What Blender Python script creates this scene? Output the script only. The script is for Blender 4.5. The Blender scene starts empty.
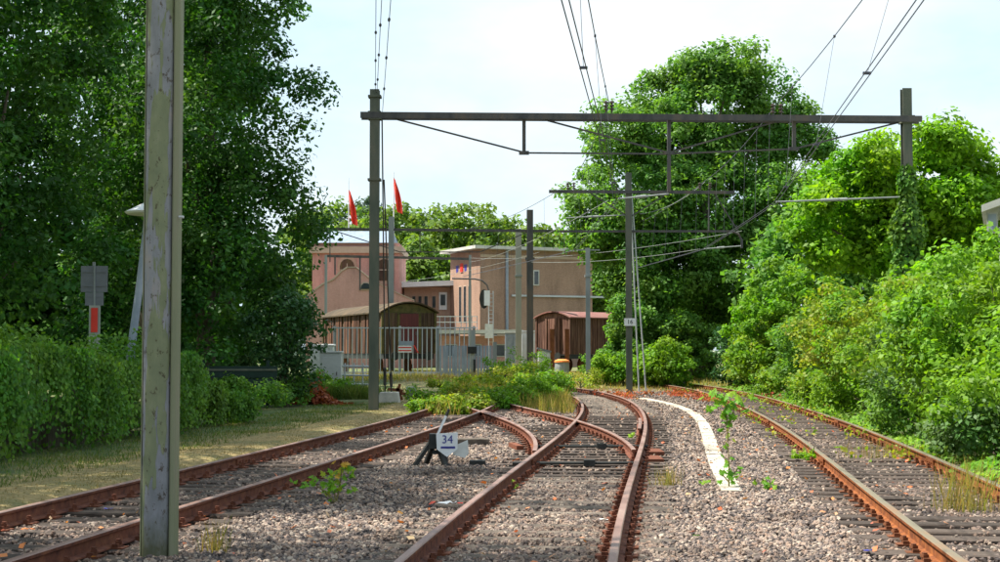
import bpy, bmesh, math, random
import numpy as np
from mathutils import Vector, Matrix
C = bpy.context.scene
COL = C.collection
random.seed(7); RNG = np.random.default_rng(11)
rad = math.radians
# ------------------------------------------------------------------ camera
F, CX, CY, HOR, CAMZ = 1450.0, 500.0, 281.0, 352.0, 1.64
PITCH = math.atan((HOR - CY) / F)
cam = bpy.data.cameras.new("camera"); camo = bpy.data.objects.new("camera", cam); COL.objects.link(camo)
cam.sensor_width = 36.0; cam.lens = 36.0 * F / 1000.0
cam.clip_start = 0.1; cam.clip_end = 6000
camo.location = (0, 0, CAMZ); camo.rotation_euler = (math.pi / 2 + PITCH, 0, 0)
C.camera = camo
C.render.resolution_x, C.render.resolution_y = 1024, 575
# ------------------------------------------------------------------ light
SUN_EL = rad(57); SUN_H = (-math.cos(rad(8)), math.sin(rad(8)))
sd = Vector((SUN_H[0] * math.cos(SUN_EL), SUN_H[1] * math.cos(SUN_EL), math.sin(SUN_EL)))
sl = bpy.data.lights.new("sun", 'SUN'); sl.energy = 4.9; sl.angle = rad(0.5); sl.color = (1.0, 0.94, 0.83)
slo = bpy.data.objects.new("sun", sl); COL.objects.link(slo)
slo.rotation_euler = sd.to_track_quat('Z', 'Y').to_euler()
W = bpy.data.worlds.new("World"); C.world = W; W.use_nodes = True
nt = W.node_tree; nt.nodes.clear()
wo = nt.nodes.new('ShaderNodeOutputWorld'); bg = nt.nodes.new('ShaderNodeBackground')
sky = nt.nodes.new('ShaderNodeTexSky'); sky.sky_type = 'NISHITA'; sky.sun_disc = False
sky.sun_elevation = SUN_EL; sky.sun_rotation = math.atan2(SUN_H[0], SUN_H[1]); sky.air_density = 1.2; sky.dust_density = 1.5
tc = nt.nodes.new('ShaderNodeTexCoord'); mp = nt.nodes.new('ShaderNodeMapping'); mp.inputs['Scale'].default_value = (1.0, 1.0, 2.2)
ns = nt.nodes.new('ShaderNodeTexNoise'); ns.inputs['Scale'].default_value = 4.5; ns.inputs['Detail'].default_value = 6; ns.inputs['Roughness'].default_value = 0.55
cr = nt.nodes.new('ShaderNodeValToRGB'); cr.color_ramp.elements[0].position = 0.33; cr.color_ramp.elements[1].position = 0.66
cr.color_ramp.elements[0].color = (4.4, 5.9, 6.9, 1); cr.color_ramp.elements[1].color = (6.4, 6.9, 7.2, 1)
mx = nt.nodes.new('ShaderNodeMixRGB'); mx.inputs[0].default_value = 0.86
nt.links.new(tc.outputs['Generated'], mp.inputs[0]); nt.links.new(mp.outputs[0], ns.inputs['Vector'])
nt.links.new(ns.outputs[0], cr.inputs[0]); nt.links.new(cr.outputs[0], mx.inputs[2]); nt.links.new(sky.outputs[0], mx.inputs[1])
nt.links.new(mx.outputs[0], bg.inputs[0]); bg.inputs[1].default_value = 0.075
nt.links.new(bg.outputs[0], wo.inputs[0])
C.view_settings.view_transform = 'Standard'; C.view_settings.look = 'None'
C.view_settings.exposure = 1.2; C.view_settings.gamma = 1.0
C.cycles.max_bounces = 6; C.cycles.transparent_max_bounces = 6
# ------------------------------------------------------------------ pixels to places
def P(px, py, Y):
    u = (px - CX) / F; v = (CY - py) / F
    d = Vector((u, math.cos(PITCH) - v * math.sin(PITCH), math.sin(PITCH) + v * math.cos(PITCH)))
    return Vector((0, 0, CAMZ)) + d * (Y / d.y)
def G(px, py, z=0.0):
    u = (px - CX) / F; v = (CY - py) / F
    d = Vector((u, math.cos(PITCH) - v * math.sin(PITCH), math.sin(PITCH) + v * math.cos(PITCH)))
    return Vector((0, 0, CAMZ)) + d * ((z - CAMZ) / d.z)
def X(px, Y): return (px - CX) / F * Y * 1.0
def Z(py, Y): return P(500, py, Y).z
# ------------------------------------------------------------------ materials
def srgb(r, g, b): return tuple(((c / 255) / 12.92 if c / 255 <= .04045 else ((c / 255 + .055) / 1.055) ** 2.4) for c in (r, g, b)) + (1,)
def newmat(name):
    m = bpy.data.materials.new(name); m.use_nodes = True; n = m.node_tree; b = n.nodes['Principled BSDF']
    return m, n, b
def nd(n, t, **kw):
    x = n.nodes.new(t)
    for k, v in kw.items(): setattr(x, k, v)
    return x
def ramp(n, stops):
    r = nd(n, 'ShaderNodeValToRGB'); e = r.color_ramp.elements
    while len(e) < len(stops): e.new(0.5)
    for i, (p, c) in enumerate(stops): e[i].position = p; e[i].color = c if len(c) == 4 else tuple(c) + (1,)
    return r
def noisetex(n, scale, detail=4, rough=.55, vec=None, coord='Object', stretch=None):
    t = nd(n, 'ShaderNodeTexNoise'); t.inputs['Scale'].default_value = scale; t.inputs['Detail'].default_value = detail; t.inputs['Roughness'].default_value = rough
    c = nd(n, 'ShaderNodeTexCoord'); o = c.outputs[coord]
    if stretch:
        m = nd(n, 'ShaderNodeMapping'); m.inputs['Scale'].default_value = stretch; n.links.new(o, m.inputs[0]); o = m.outputs[0]
    n.links.new(o, t.inputs['Vector']); return t
def mat(name, stops, scale=6, rough=.7, bump=.2, metal=0, stretch=None, detail=5, bscale=None, spec=.3, rnd=0.0):
    """stops: colours spread by a noise; optional bump; rnd = per-object brightness change"""
    m, n, b = newmat(name)
    t = noisetex(n, scale, detail, .6, stretch=stretch)
    k = len(stops); r = ramp(n, [(0.3 + 0.4 * i / max(1, k - 1), s) for i, s in enumerate(stops)])
    n.links.new(t.outputs[0], r.inputs[0]); out = r.outputs[0]
    if rnd:
        oi = nd(n, 'ShaderNodeObjectInfo'); hs = nd(n, 'ShaderNodeHueSaturation'); mr = nd(n, 'ShaderNodeMapRange')
        mr.inputs['To Min'].default_value = 1 - rnd; mr.inputs['To Max'].default_value = 1 + rnd
        n.links.new(oi.outputs['Random'], mr.inputs['Value']); n.links.new(mr.outputs[0], hs.inputs['Value']); n.links.new(out, hs.inputs['Color']); out = hs.outputs[0]
    n.links.new(out, b.inputs['Base Color'])
    b.inputs['Roughness'].default_value = rough; b.inputs['Metallic'].default_value = metal; b.inputs['Specular IOR Level'].default_value = spec
    if bump:
        t2 = noisetex(n, bscale or scale * 4, 5, .65, stretch=stretch); bp = nd(n, 'ShaderNodeBump'); bp.inputs['Strength'].default_value = bump; bp.inputs['Distance'].default_value = .02
        n.links.new(t2.outputs[0], bp.inputs['Height']); n.links.new(bp.outputs[0], b.inputs['Normal'])
    return m
def leafmat(name, stops, trans=.38, rough=.55, spec=.25):
    m, n, b = newmat(name)
    a = nd(n, 'ShaderNodeAttribute'); a.attribute_name = 'tint'
    r = ramp(n, [(i / (len(stops) - 1), s) for i, s in enumerate(stops)]); n.links.new(a.outputs['Fac'], r.inputs[0])
    pn = noisetex(n, .55, 3, .6); hs = nd(n, 'ShaderNodeHueSaturation'); h1 = nd(n, 'ShaderNodeMapRange'); h1.inputs['From Min'].default_value = .3; h1.inputs['From Max'].default_value = .7; h1.inputs['To Min'].default_value = .478; h1.inputs['To Max'].default_value = .522
    pn2 = noisetex(n, 1.7, 3, .6); v1 = nd(n, 'ShaderNodeMapRange'); v1.inputs['From Min'].default_value = .3; v1.inputs['From Max'].default_value = .7; v1.inputs['To Min'].default_value = .7; v1.inputs['To Max'].default_value = 1.3
    n.links.new(pn.outputs[0], h1.inputs[0]); n.links.new(pn2.outputs[0], v1.inputs[0]); n.links.new(h1.outputs[0], hs.inputs['Hue']); n.links.new(v1.outputs[0], hs.inputs['Value']); n.links.new(r.outputs[0], hs.inputs['Color']); r = hs
    n.links.new(r.outputs[0], b.inputs['Base Color']); b.inputs['Roughness'].default_value = rough; b.inputs['Specular IOR Level'].default_value = spec
    tr = nd(n, 'ShaderNodeBsdfTranslucent'); g = nd(n, 'ShaderNodeMixRGB', blend_type='MULTIPLY'); g.inputs[0].default_value = 1; g.inputs[2].default_value = (1.5, 1.5, .5, 1)
    n.links.new(r.outputs[0], g.inputs[1]); n.links.new(g.outputs[0], tr.inputs[0])
    ms = nd(n, 'ShaderNodeMixShader'); ms.inputs[0].default_value = trans
    n.links.new(b.outputs[0], ms.inputs[1]); n.links.new(tr.outputs[0], ms.inputs[2])
    n.links.new(ms.outputs[0], n.nodes['Material Output'].inputs[0]); return m
M = {}
M['rail_side'] = mat('rail_side', [(.065, .022, .016), (.135, .045, .026), (.20, .075, .036)], 9, .85, .35, bscale=60)
M['rail_side_orange'] = mat('rail_side_orange', [(.09, .026, .010), (.19, .058, .015), (.29, .10, .024)], 9, .85, .35, bscale=60)
M['rail_top'] = mat('rail_top', [(.15, .085, .065), (.23, .14, .115), (.29, .20, .165)], 5, .5, .08, metal=.2, stretch=(1, .2, 1))
M['rail_top_grey'] = mat('rail_top_grey', [(.12, .105, .07), (.17, .15, .105), (.21, .13, .075)], 5, .55, .08, metal=.15, stretch=(1, .2, 1))
M['chair'] = mat('chair', [(.08, .025, .015), (.17, .06, .03)], 20, .9, .3, rnd=.25)
M['chair_orange'] = mat('chair_orange', [(.08, .028, .014), (.19, .068, .026)], 20, .9, .3, rnd=.25)
M['sleeper'] = mat('sleeper', [(.03, .023, .02), (.07, .053, .043), (.135, .105, .085)], 7, .9, .7, stretch=(.5, 8, 8), bscale=14, rnd=.3)
M['sleeper_stone'] = mat('sleeper_stone', [(.065, .053, .042), (.115, .094, .076), (.175, .145, .115)], 8, .9, .5, bscale=40, rnd=.18)
M['concrete'] = mat('concrete', [(.34, .33, .29), (.46, .44, .39), (.55, .52, .46)], 3, .9, .25, bscale=30, rnd=.06)
M['trough'] = mat('trough', [(.24, .21, .17), (.42, .38, .31), (.50, .46, .38)], 2.2, .9, .35, bscale=40, rnd=.12)
M['steel_dark'] = mat('steel_dark', [(.045, .045, .05), (.085, .08, .08), (.13, .10, .08)], 3, .7, .1, stretch=(1, 1, .3))
M['steel_grey'] = mat('steel_grey', [(.16, .18, .18), (.24, .26, .26), (.30, .31, .30)], 2, .6, .08, stretch=(1, 1, .2))
M['steel_green'] = mat('steel_green', [(.06, .075, .06), (.10, .11, .085), (.14, .13, .10)], 3, .7, .15, stretch=(1, 1, .25))
M['concrete_mast'] = mat('concrete_mast', [(.30, .29, .26), (.40, .38, .34)], 3, .8, .1, stretch=(1, 1, .2))
M['galv'] = mat('galv', [(.38, .40, .42), (.5, .52, .54)], 3, .5, .05, metal=.2)
M['wire'] = mat('wire', [(.05, .055, .075), (.09, .09, .11)], 3, .5, 0)
M['wire_pale'] = mat('wire_pale', [(.20, .22, .22), (.30, .32, .31)], 3, .5, 0)
M['insulator'] = mat('insulator', [(.05, .035, .03), (.09, .06, .05)], 5, .35, 0)
M['white'] = mat('white', [(.66, .67, .68), (.78, .79, .80)], 4, .5, .05)
M['offwhite'] = mat('offwhite', [(.50, .52, .50), (.66, .67, .64)], 5, .6, .08)
M['blue'] = mat('blue', [(.03, .035, .20), (.05, .05, .28)], 4, .5, 0)
M['red'] = mat('red', [(.55, .03, .02), (.70, .05, .03)], 4, .5, 0)
M['flag'] = mat('flag', [(.75, .04, .02), (.85, .07, .03)], 3, .7, .05)
M['black'] = mat('black', [(.012, .014, .013), (.03, .032, .03)], 8, .6, .1)
M['darkgreen'] = mat('darkgreen', [(.006, .02, .016), (.012, .035, .026)], 5, .6, .1)
M['grey_plate'] = mat('grey_plate', [(.12, .13, .15), (.16, .17, .19)], 3, .55, .03)
M['cabinet'] = mat('cabinet', [(.42, .43, .42), (.52, .53, .52)], 3, .6, .05)
M['cabinet_green'] = mat('cabinet_green', [(.25, .28, .25), (.33, .35, .31)], 3, .6, .05)
M['bluegrey'] = mat('bluegrey', [(.20, .24, .30), (.30, .34, .40)], 3, .6, .05)
M['glass'] = mat('glass', [(.02, .025, .03), (.05, .06, .07)], 3, .12, 0, spec=.6)
M['wood_red'] = mat('wood_red', [(.05, .022, .016), (.12, .055, .038), (.22, .125, .09)], 3, .85, .3, stretch=(3, 3, .25), rnd=.3)
M['wood_orange'] = mat('wood_orange', [(.03, .014, .009), (.075, .032, .018), (.19, .08, .038)], 3, .85, .3, stretch=(3, 3, .25), rnd=.3)
M['wood_dark'] = mat('wood_dark', [(.035, .02, .016), (.08, .045, .03), (.10, .085, .03)], 3, .85, .3, stretch=(3, 3, .25), rnd=.3)
M['maroon'] = mat('maroon', [(.07, .018, .02), (.12, .03, .03)], 4, .8, .2, stretch=(3, 3, .25))
M['moss_paint'] = mat('moss_paint', [(.035, .03, .012), (.08, .07, .02), (.12, .08, .035)], 4, .85, .2)
M['roof_tan'] = mat('roof_tan', [(.032, .023, .012), (.065, .045, .024), (.12, .08, .042)], 1.2, .85, .2)
M['roof_red'] = mat('roof_red', [(.14, .055, .05), (.23, .10, .085), (.20, .12, .10)], 2, .8, .2)
M['rust'] = mat('rust', [(.13, .045, .022), (.24, .09, .04)], 6, .9, .3)
M['bark'] = mat('bark', [(.05, .04, .03), (.11, .09, .065), (.16, .14, .10)], 4, .95, .8, stretch=(3, 3, .5))
M['stem'] = mat('stem', [(.14, .12, .04), (.20, .17, .07)], 8, .9, .2)
M['orange'] = mat('orange', [(.75, .20, .04), (.85, .28, .07)], 4, .6, 0)
M['yellow'] = mat('yellow', [(.65, .55, .04), (.75, .62, .06)], 4, .6, 0)
M['fascia'] = mat('fascia', [(.36, .36, .33), (.56, .55, .51)], 1.2, .7, .05)
M['zinc'] = mat('zinc', [(.17, .22, .29), (.25, .31, .38)], 1, .5, .03, stretch=(4, 1, 1))
M['gable_roof'] = mat('gable_roof', [(.26, .12, .09), (.34, .17, .13)], 3, .9, .2)
def brickmat(name, c1, c2, mortar, s=1.0):
    m, n, b = newmat(name); t = nd(n, 'ShaderNodeTexBrick'); t.inputs['Scale'].default_value = 4.5 * s
    t.inputs['Color1'].default_value = c1 + (1,); t.inputs['Color2'].default_value = c2 + (1,); t.inputs['Mortar'].default_value = mortar + (1,); t.inputs['Mortar Size'].default_value = .018
    c = nd(n, 'ShaderNodeTexCoord'); sp = nd(n, 'ShaderNodeSeparateXYZ'); cb = nd(n, 'ShaderNodeCombineXYZ'); ad = nd(n, 'ShaderNodeMath', operation='ADD')
    n.links.new(c.outputs['Object'], sp.inputs[0]); n.links.new(sp.outputs[0], ad.inputs[0]); n.links.new(sp.outputs[1], ad.inputs[1]); n.links.new(ad.outputs[0], cb.inputs[0]); n.links.new(sp.outputs[2], cb.inputs[1]); n.links.new(cb.outputs[0], t.inputs['Vector'])
    ns_ = noisetex(n, .9, 6, .68, stretch=(1, 1, .22)); r = ramp(n, [(.28, (.55, .53, .52)), (.45, (.9, .88, .87)), (.72, (1.15, 1.13, 1.12))]); n.links.new(ns_.outputs[0], r.inputs[0])
    mxx = nd(n, 'ShaderNodeMixRGB', blend_type='MULTIPLY'); mxx.inputs[0].default_value = 1; n.links.new(t.outputs[0], mxx.inputs[1]); n.links.new(r.outputs[0], mxx.inputs[2]); n.links.new(mxx.outputs[0], b.inputs['Base Color']); b.inputs['Roughness'].default_value = .9
    return m
M['brick_tan'] = brickmat('brick_tan', (.34, .205, .145), (.27, .16, .11), (.36, .29, .23))
M['brick_pink'] = brickmat('brick_pink', (.52, .27, .235), (.46, .225, .195), (.52, .37, .33))
M['brick_pale'] = brickmat('brick_pale', (.48, .31, .23), (.42, .26, .19), (.46, .36, .30))
M['cornice'] = mat('cornice', [(.38, .29, .22), (.46, .36, .28)], 2, .9, .1)
# painted pole with flaking paint
def polemat():
    m, n, b = newmat('flaking_paint')
    t = noisetex(n, 1.7, 4, .5, stretch=(3.6, 3.6, .5)); st = ramp(n, [(.53, (0, 0, 0)), (.54, (1, 1, 1))]); cz = nd(n, 'ShaderNodeTexCoord'); sz = nd(n, 'ShaderNodeSeparateXYZ'); n.links.new(cz.outputs['Object'], sz.inputs[0]); zr = nd(n, 'ShaderNodeMapRange'); zr.inputs['From Min'].default_value = 0; zr.inputs['From Max'].default_value = 2.2; zr.inputs['To Min'].default_value = .09; zr.inputs['To Max'].default_value = 0
    n.links.new(sz.outputs[2], zr.inputs[0]); sa = nd(n, 'ShaderNodeMath', operation='ADD'); tf_ = noisetex(n, 30, 3, .7, stretch=(1, 1, .3)); sm_ = nd(n, 'ShaderNodeMath', operation='MULTIPLY_ADD'); sm_.inputs[1].default_value = .07; n.links.new(tf_.outputs[0], sm_.inputs[0]); n.links.new(zr.outputs[0], sm_.inputs[2]); n.links.new(t.outputs[0], sa.inputs[0]); n.links.new(sm_.outputs[0], sa.inputs[1]); n.links.new(sa.outputs[0], st.inputs[0])
    t2 = noisetex(n, 9, 5, .6, stretch=(1, 1, .6)); g = ramp(n, [(.3, (.12, .14, .075)), (.6, (.165, .185, .10)), (.75, (.21, .21, .14))]); n.links.new(t2.outputs[0], g.inputs[0])
    t3 = noisetex(n, 6, 5, .65, stretch=(1, 1, .4)); u = ramp(n, [(.3, (.13, .135, .145)), (.55, (.20, .205, .225)), (.72, (.27, .235, .21))]); n.links.new(t3.outputs[0], u.inputs[0])
    mixc = nd(n, 'ShaderNodeMixRGB'); n.links.new(st.outputs[0], mixc.inputs[0]); n.links.new(g.outputs[0], mixc.inputs[1]); n.links.new(u.outputs[0], mixc.inputs[2])
    t4 = noisetex(n, 16, 4, .7, stretch=(1.2, 1.2, .8)); k = ramp(n, [(.58, (1, 1, 1)), (.64, (.45, .36, .28)), (.70, (.25, .2, .16))]); n.links.new(t4.outputs[0], k.inputs[0])
    mu = nd(n, 'ShaderNodeMixRGB', blend_type='MULTIPLY'); mu.inputs[0].default_value = 1; n.links.new(mixc.outputs[0], mu.inputs[1]); n.links.new(k.outputs[0], mu.inputs[2])
    zm = nd(n, 'ShaderNodeMapRange'); zm.inputs['From Min'].default_value = .12; zm.inputs['From Max'].default_value = .42; zm.inputs['To Min'].default_value = .95; zm.inputs['To Max'].default_value = 0; zn = nd(n, 'ShaderNodeMath', operation='MULTIPLY_ADD'); zn.inputs[1].default_value = .35; n.links.new(tf_.outputs[0], zn.inputs[0]); n.links.new(sz.outputs[2], zn.inputs[2]); zo = nd(n, 'ShaderNodeMath', operation='SUBTRACT'); zo.inputs[1].default_value = .17; n.links.new(zn.outputs[0], zo.inputs[0]); n.links.new(zo.outputs[0], zm.inputs[0])
    ms_ = nd(n, 'ShaderNodeMixRGB'); ms_.inputs[2].default_value = (.06, .065, .03, 1); n.links.new(zm.outputs[0], ms_.inputs[0]); n.links.new(mu.outputs[0], ms_.inputs[1]); mu = ms_
    n.links.new(mu.outputs[0], b.inputs['Base Color']); b.inputs['Roughness'].default_value = .65
    bp = nd(n, 'ShaderNodeBump'); bp.inputs['Strength'].default_value = .6; bp.inputs['Distance'].default_value = .006; bp.invert = True
    n.links.new(st.outputs[0], bp.inputs['Height']); n.links.new(bp.outputs[0], b.inputs['Normal']); return m
M['pole'] = polemat()
M['pole_edge'] = mat('pole_edge', [(.13, .15, .09), (.18, .19, .115), (.21, .19, .145)], 3, .65, .1, stretch=(1, 1, .3))
# ballast and ground
def ballastmat():
    m, n, b = newmat('ballast'); c = nd(n, 'ShaderNodeTexCoord')
    v = nd(n, 'ShaderNodeTexVoronoi'); v.inputs['Scale'].default_value = 17; n.links.new(c.outputs['Object'], v.inputs['Vector'])
    sp = nd(n, 'ShaderNodeSeparateColor'); n.links.new(v.outputs['Color'], sp.inputs[0])
    r = ramp(n, [(0, (.06, .052, .05)), (.3, (.12, .10, .095)), (.55, (.185, .155, .142)), (.8, (.24, .185, .15)), (1, (.36, .32, .28))]); n.links.new(sp.outputs[0], r.inputs[0])
    t = noisetex(n, .8, 5, .6); r2 = ramp(n, [(.35, (.66, .60, .55)), (.65, (1.08, 1.02, .98))]); n.links.new(t.outputs[0], r2.inputs[0])
    mu = nd(n, 'ShaderNodeMixRGB', blend_type='MULTIPLY'); mu.inputs[0].default_value = 1; n.links.new(r.outputs[0], mu.inputs[1]); n.links.new(r2.outputs[0], mu.inputs[2])
    a = nd(n, 'ShaderNodeAttribute'); a.attribute_name = 'dirt'; mi = nd(n, 'ShaderNodeMixRGB'); mi.inputs[2].default_value = (.13, .075, .045, 1)
    n.links.new(a.outputs['Fac'], mi.inputs[0]); n.links.new(mu.outputs[0], mi.inputs[1]); n.links.new(mi.outputs[0], b.inputs['Base Color']); b.inputs['Roughness'].default_value = .95
    bp = nd(n, 'ShaderNodeBump'); bp.inputs['Strength'].default_value = 1.0; bp.inputs['Distance'].default_value = .05; bp.invert = True
    n.links.new(v.outputs['Distance'], bp.inputs['Height']); n.links.new(bp.outputs[0], b.inputs['Normal']); return m
M['ballast'] = ballastmat()
def stonemat():
    m, n, b = newmat('ballast_stone'); oi = nd(n, 'ShaderNodeObjectInfo')
    r = ramp(n, [(0, (.05, .045, .047)), (.22, (.12, .10, .095)), (.45, (.20, .16, .142)), (.68, (.265, .188, .145)), (.86, (.315, .26, .215)), (1, (.41, .35, .29))]); n.links.new(oi.outputs['Random'], r.inputs[0])
    t = noisetex(n, 2.5, 3); r2 = ramp(n, [(.3, (.8, .8, .8)), (.7, (1.12, 1.1, 1.08))]); n.links.new(t.outputs[0], r2.inputs[0])
    mu = nd(n, 'ShaderNodeMixRGB', blend_type='MULTIPLY'); mu.inputs[0].default_value = 1; n.links.new(r.outputs[0], mu.inputs[1]); n.links.new(r2.outputs[0], mu.inputs[2])
    ge = nd(n, 'ShaderNodeNewGeometry'); w1 = nd(n, 'ShaderNodeTexNoise'); w1.inputs['Scale'].default_value = .9; w1.inputs['Detail'].default_value = 5; n.links.new(ge.outputs['Position'], w1.inputs['Vector']); r3 = ramp(n, [(.34, (.55, .5, .46)), (.5, (.95, .92, .9)), (.68, (1.15, 1.12, 1.08))]); n.links.new(w1.outputs[0], r3.inputs[0])
    m2 = nd(n, 'ShaderNodeMixRGB', blend_type='MULTIPLY'); m2.inputs[0].default_value = 1; n.links.new(mu.outputs[0], m2.inputs[1]); n.links.new(r3.outputs[0], m2.inputs[2]); ai = nd(n, 'ShaderNodeAttribute'); ai.attribute_type = 'INSTANCER'; ai.attribute_name = 'dirt'; m3 = nd(n, 'ShaderNodeMixRGB'); m3.inputs[2].default_value = (.115, .058, .034, 1); n.links.new(ai.outputs['Fac'], m3.inputs[0]); n.links.new(m2.outputs[0], m3.inputs[1]); mu = m3
    n.links.new(mu.outputs[0], b.inputs['Base Color']); b.inputs['Roughness'].default_value = .9; return m
M['stone'] = stonemat()
def groundmat():
    m, n, b = newmat('ground'); a = nd(n, 'ShaderNodeAttribute'); a.attribute_name = 'green'
    t = noisetex(n, 1.1, 7, .65); t2 = noisetex(n, 14, 4, .7)
    dry = ramp(n, [(.3, (.14, .11, .04)), (.5, (.28, .205, .08)), (.7, (.40, .30, .14))]); n.links.new(t2.outputs[0], dry.inputs[0])
    gr = ramp(n, [(.3, (.035, .065, .018)), (.7, (.10, .14, .035))]); n.links.new(t2.outputs[0], gr.inputs[0])
    s = nd(n, 'ShaderNodeMath', operation='ADD'); mr = nd(n, 'ShaderNodeMapRange'); mr.inputs['From Min'].default_value = .35; mr.inputs['From Max'].default_value = .65; mr.inputs['To Min'].default_value = -.45; mr.inputs['To Max'].default_value = .45
    n.links.new(t.outputs[0], mr.inputs[0]); n.links.new(mr.outputs[0], s.inputs[0]); n.links.new(a.outputs['Fac'], s.inputs[1]); s.use_clamp = True
    mi = nd(n, 'ShaderNodeMixRGB'); n.links.new(s.outputs[0], mi.inputs[0]); n.links.new(dry.outputs[0], mi.inputs[1]); n.links.new(gr.outputs[0], mi.inputs[2]); n.links.new(mi.outputs[0], b.inputs['Base Color']); b.inputs['Roughness'].default_value = .95
    bp = nd(n, 'ShaderNodeBump'); bp.inputs['Strength'].default_value = .6; bp.inputs['Distance'].default_value = .04; n.links.new(t2.outputs[0], bp.inputs['Height']); n.links.new(bp.outputs[0], b.inputs['Normal']); return m
M['ground'] = groundmat()
# leaves
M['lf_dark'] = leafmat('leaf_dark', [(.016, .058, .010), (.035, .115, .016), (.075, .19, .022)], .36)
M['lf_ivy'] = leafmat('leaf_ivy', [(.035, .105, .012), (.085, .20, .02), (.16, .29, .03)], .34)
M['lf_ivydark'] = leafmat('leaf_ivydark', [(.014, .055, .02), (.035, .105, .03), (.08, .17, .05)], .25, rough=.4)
M['lf_mid'] = leafmat('leaf_mid', [(.06, .15, .03), (.105, .235, .042), (.165, .31, .06)], .48)
M['lf_bright'] = leafmat('leaf_bright', [(.07, .18, .005), (.14, .30, .010), (.22, .40, .018)], .48)
M['lf_fresh'] = leafmat('leaf_fresh', [(.07, .17, .012), (.125, .27, .018), (.20, .35, .035)], .44)
M['lf_bramble'] = leafmat('leaf_bramble', [(.06, .16, .014), (.11, .24, .02), (.17, .29, .03), (.23, .24, .045)], .44)
M['lf_silver'] = leafmat('leaf_silver', [(.045, .12, .03), (.085, .18, .045), (.16, .24, .10)],   .36, rough=.55, spec=.25)
M['lf_weed'] = leafmat('leaf_weed', [(.09, .19, .015), (.17, .28, .025), (.28, .33, .04), (.33, .28, .05)], .45)
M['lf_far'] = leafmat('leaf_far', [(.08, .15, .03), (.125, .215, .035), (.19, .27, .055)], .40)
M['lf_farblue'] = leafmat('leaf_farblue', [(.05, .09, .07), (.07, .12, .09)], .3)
M['lf_maple'] = leafmat('leaf_maple', [(.09, .24, .015), (.18, .36, .02), (.36, .36, .03)], .5)
M['lf_maple_amber'] = leafmat('leaf_maple_amber', [(.45, .25, .03), (.5, .30, .04)], .4)
M['lf_red'] = leafmat('leaf_red', [(.26, .06, .03), (.42, .10, .05), (.34, .15, .06)], .3)
M['lf_dead'] = leafmat('leaf_dead', [(.16, .035, .018), (.28, .065, .03), (.34, .11, .05)], .25)
M['lf_litter'] = leafmat('leaf_litter', [(.55, .12, .04), (.62, .26, .10), (.42, .09, .04), (.6, .42, .25)], .2)
M['gr_dry'] = leafmat('grass_dry', [(.11, .12, .03), (.28, .205, .085), (.38, .29, .14)], .25)
M['gr_green'] = leafmat('grass_green', [(.05, .10, .015), (.09, .15, .025), (.18, .20, .05)], .35)
M['gr_straw'] = leafmat('grass_straw', [(.14, .20, .03), (.30, .25, .07), (.46, .31, .13)], .4)
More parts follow.
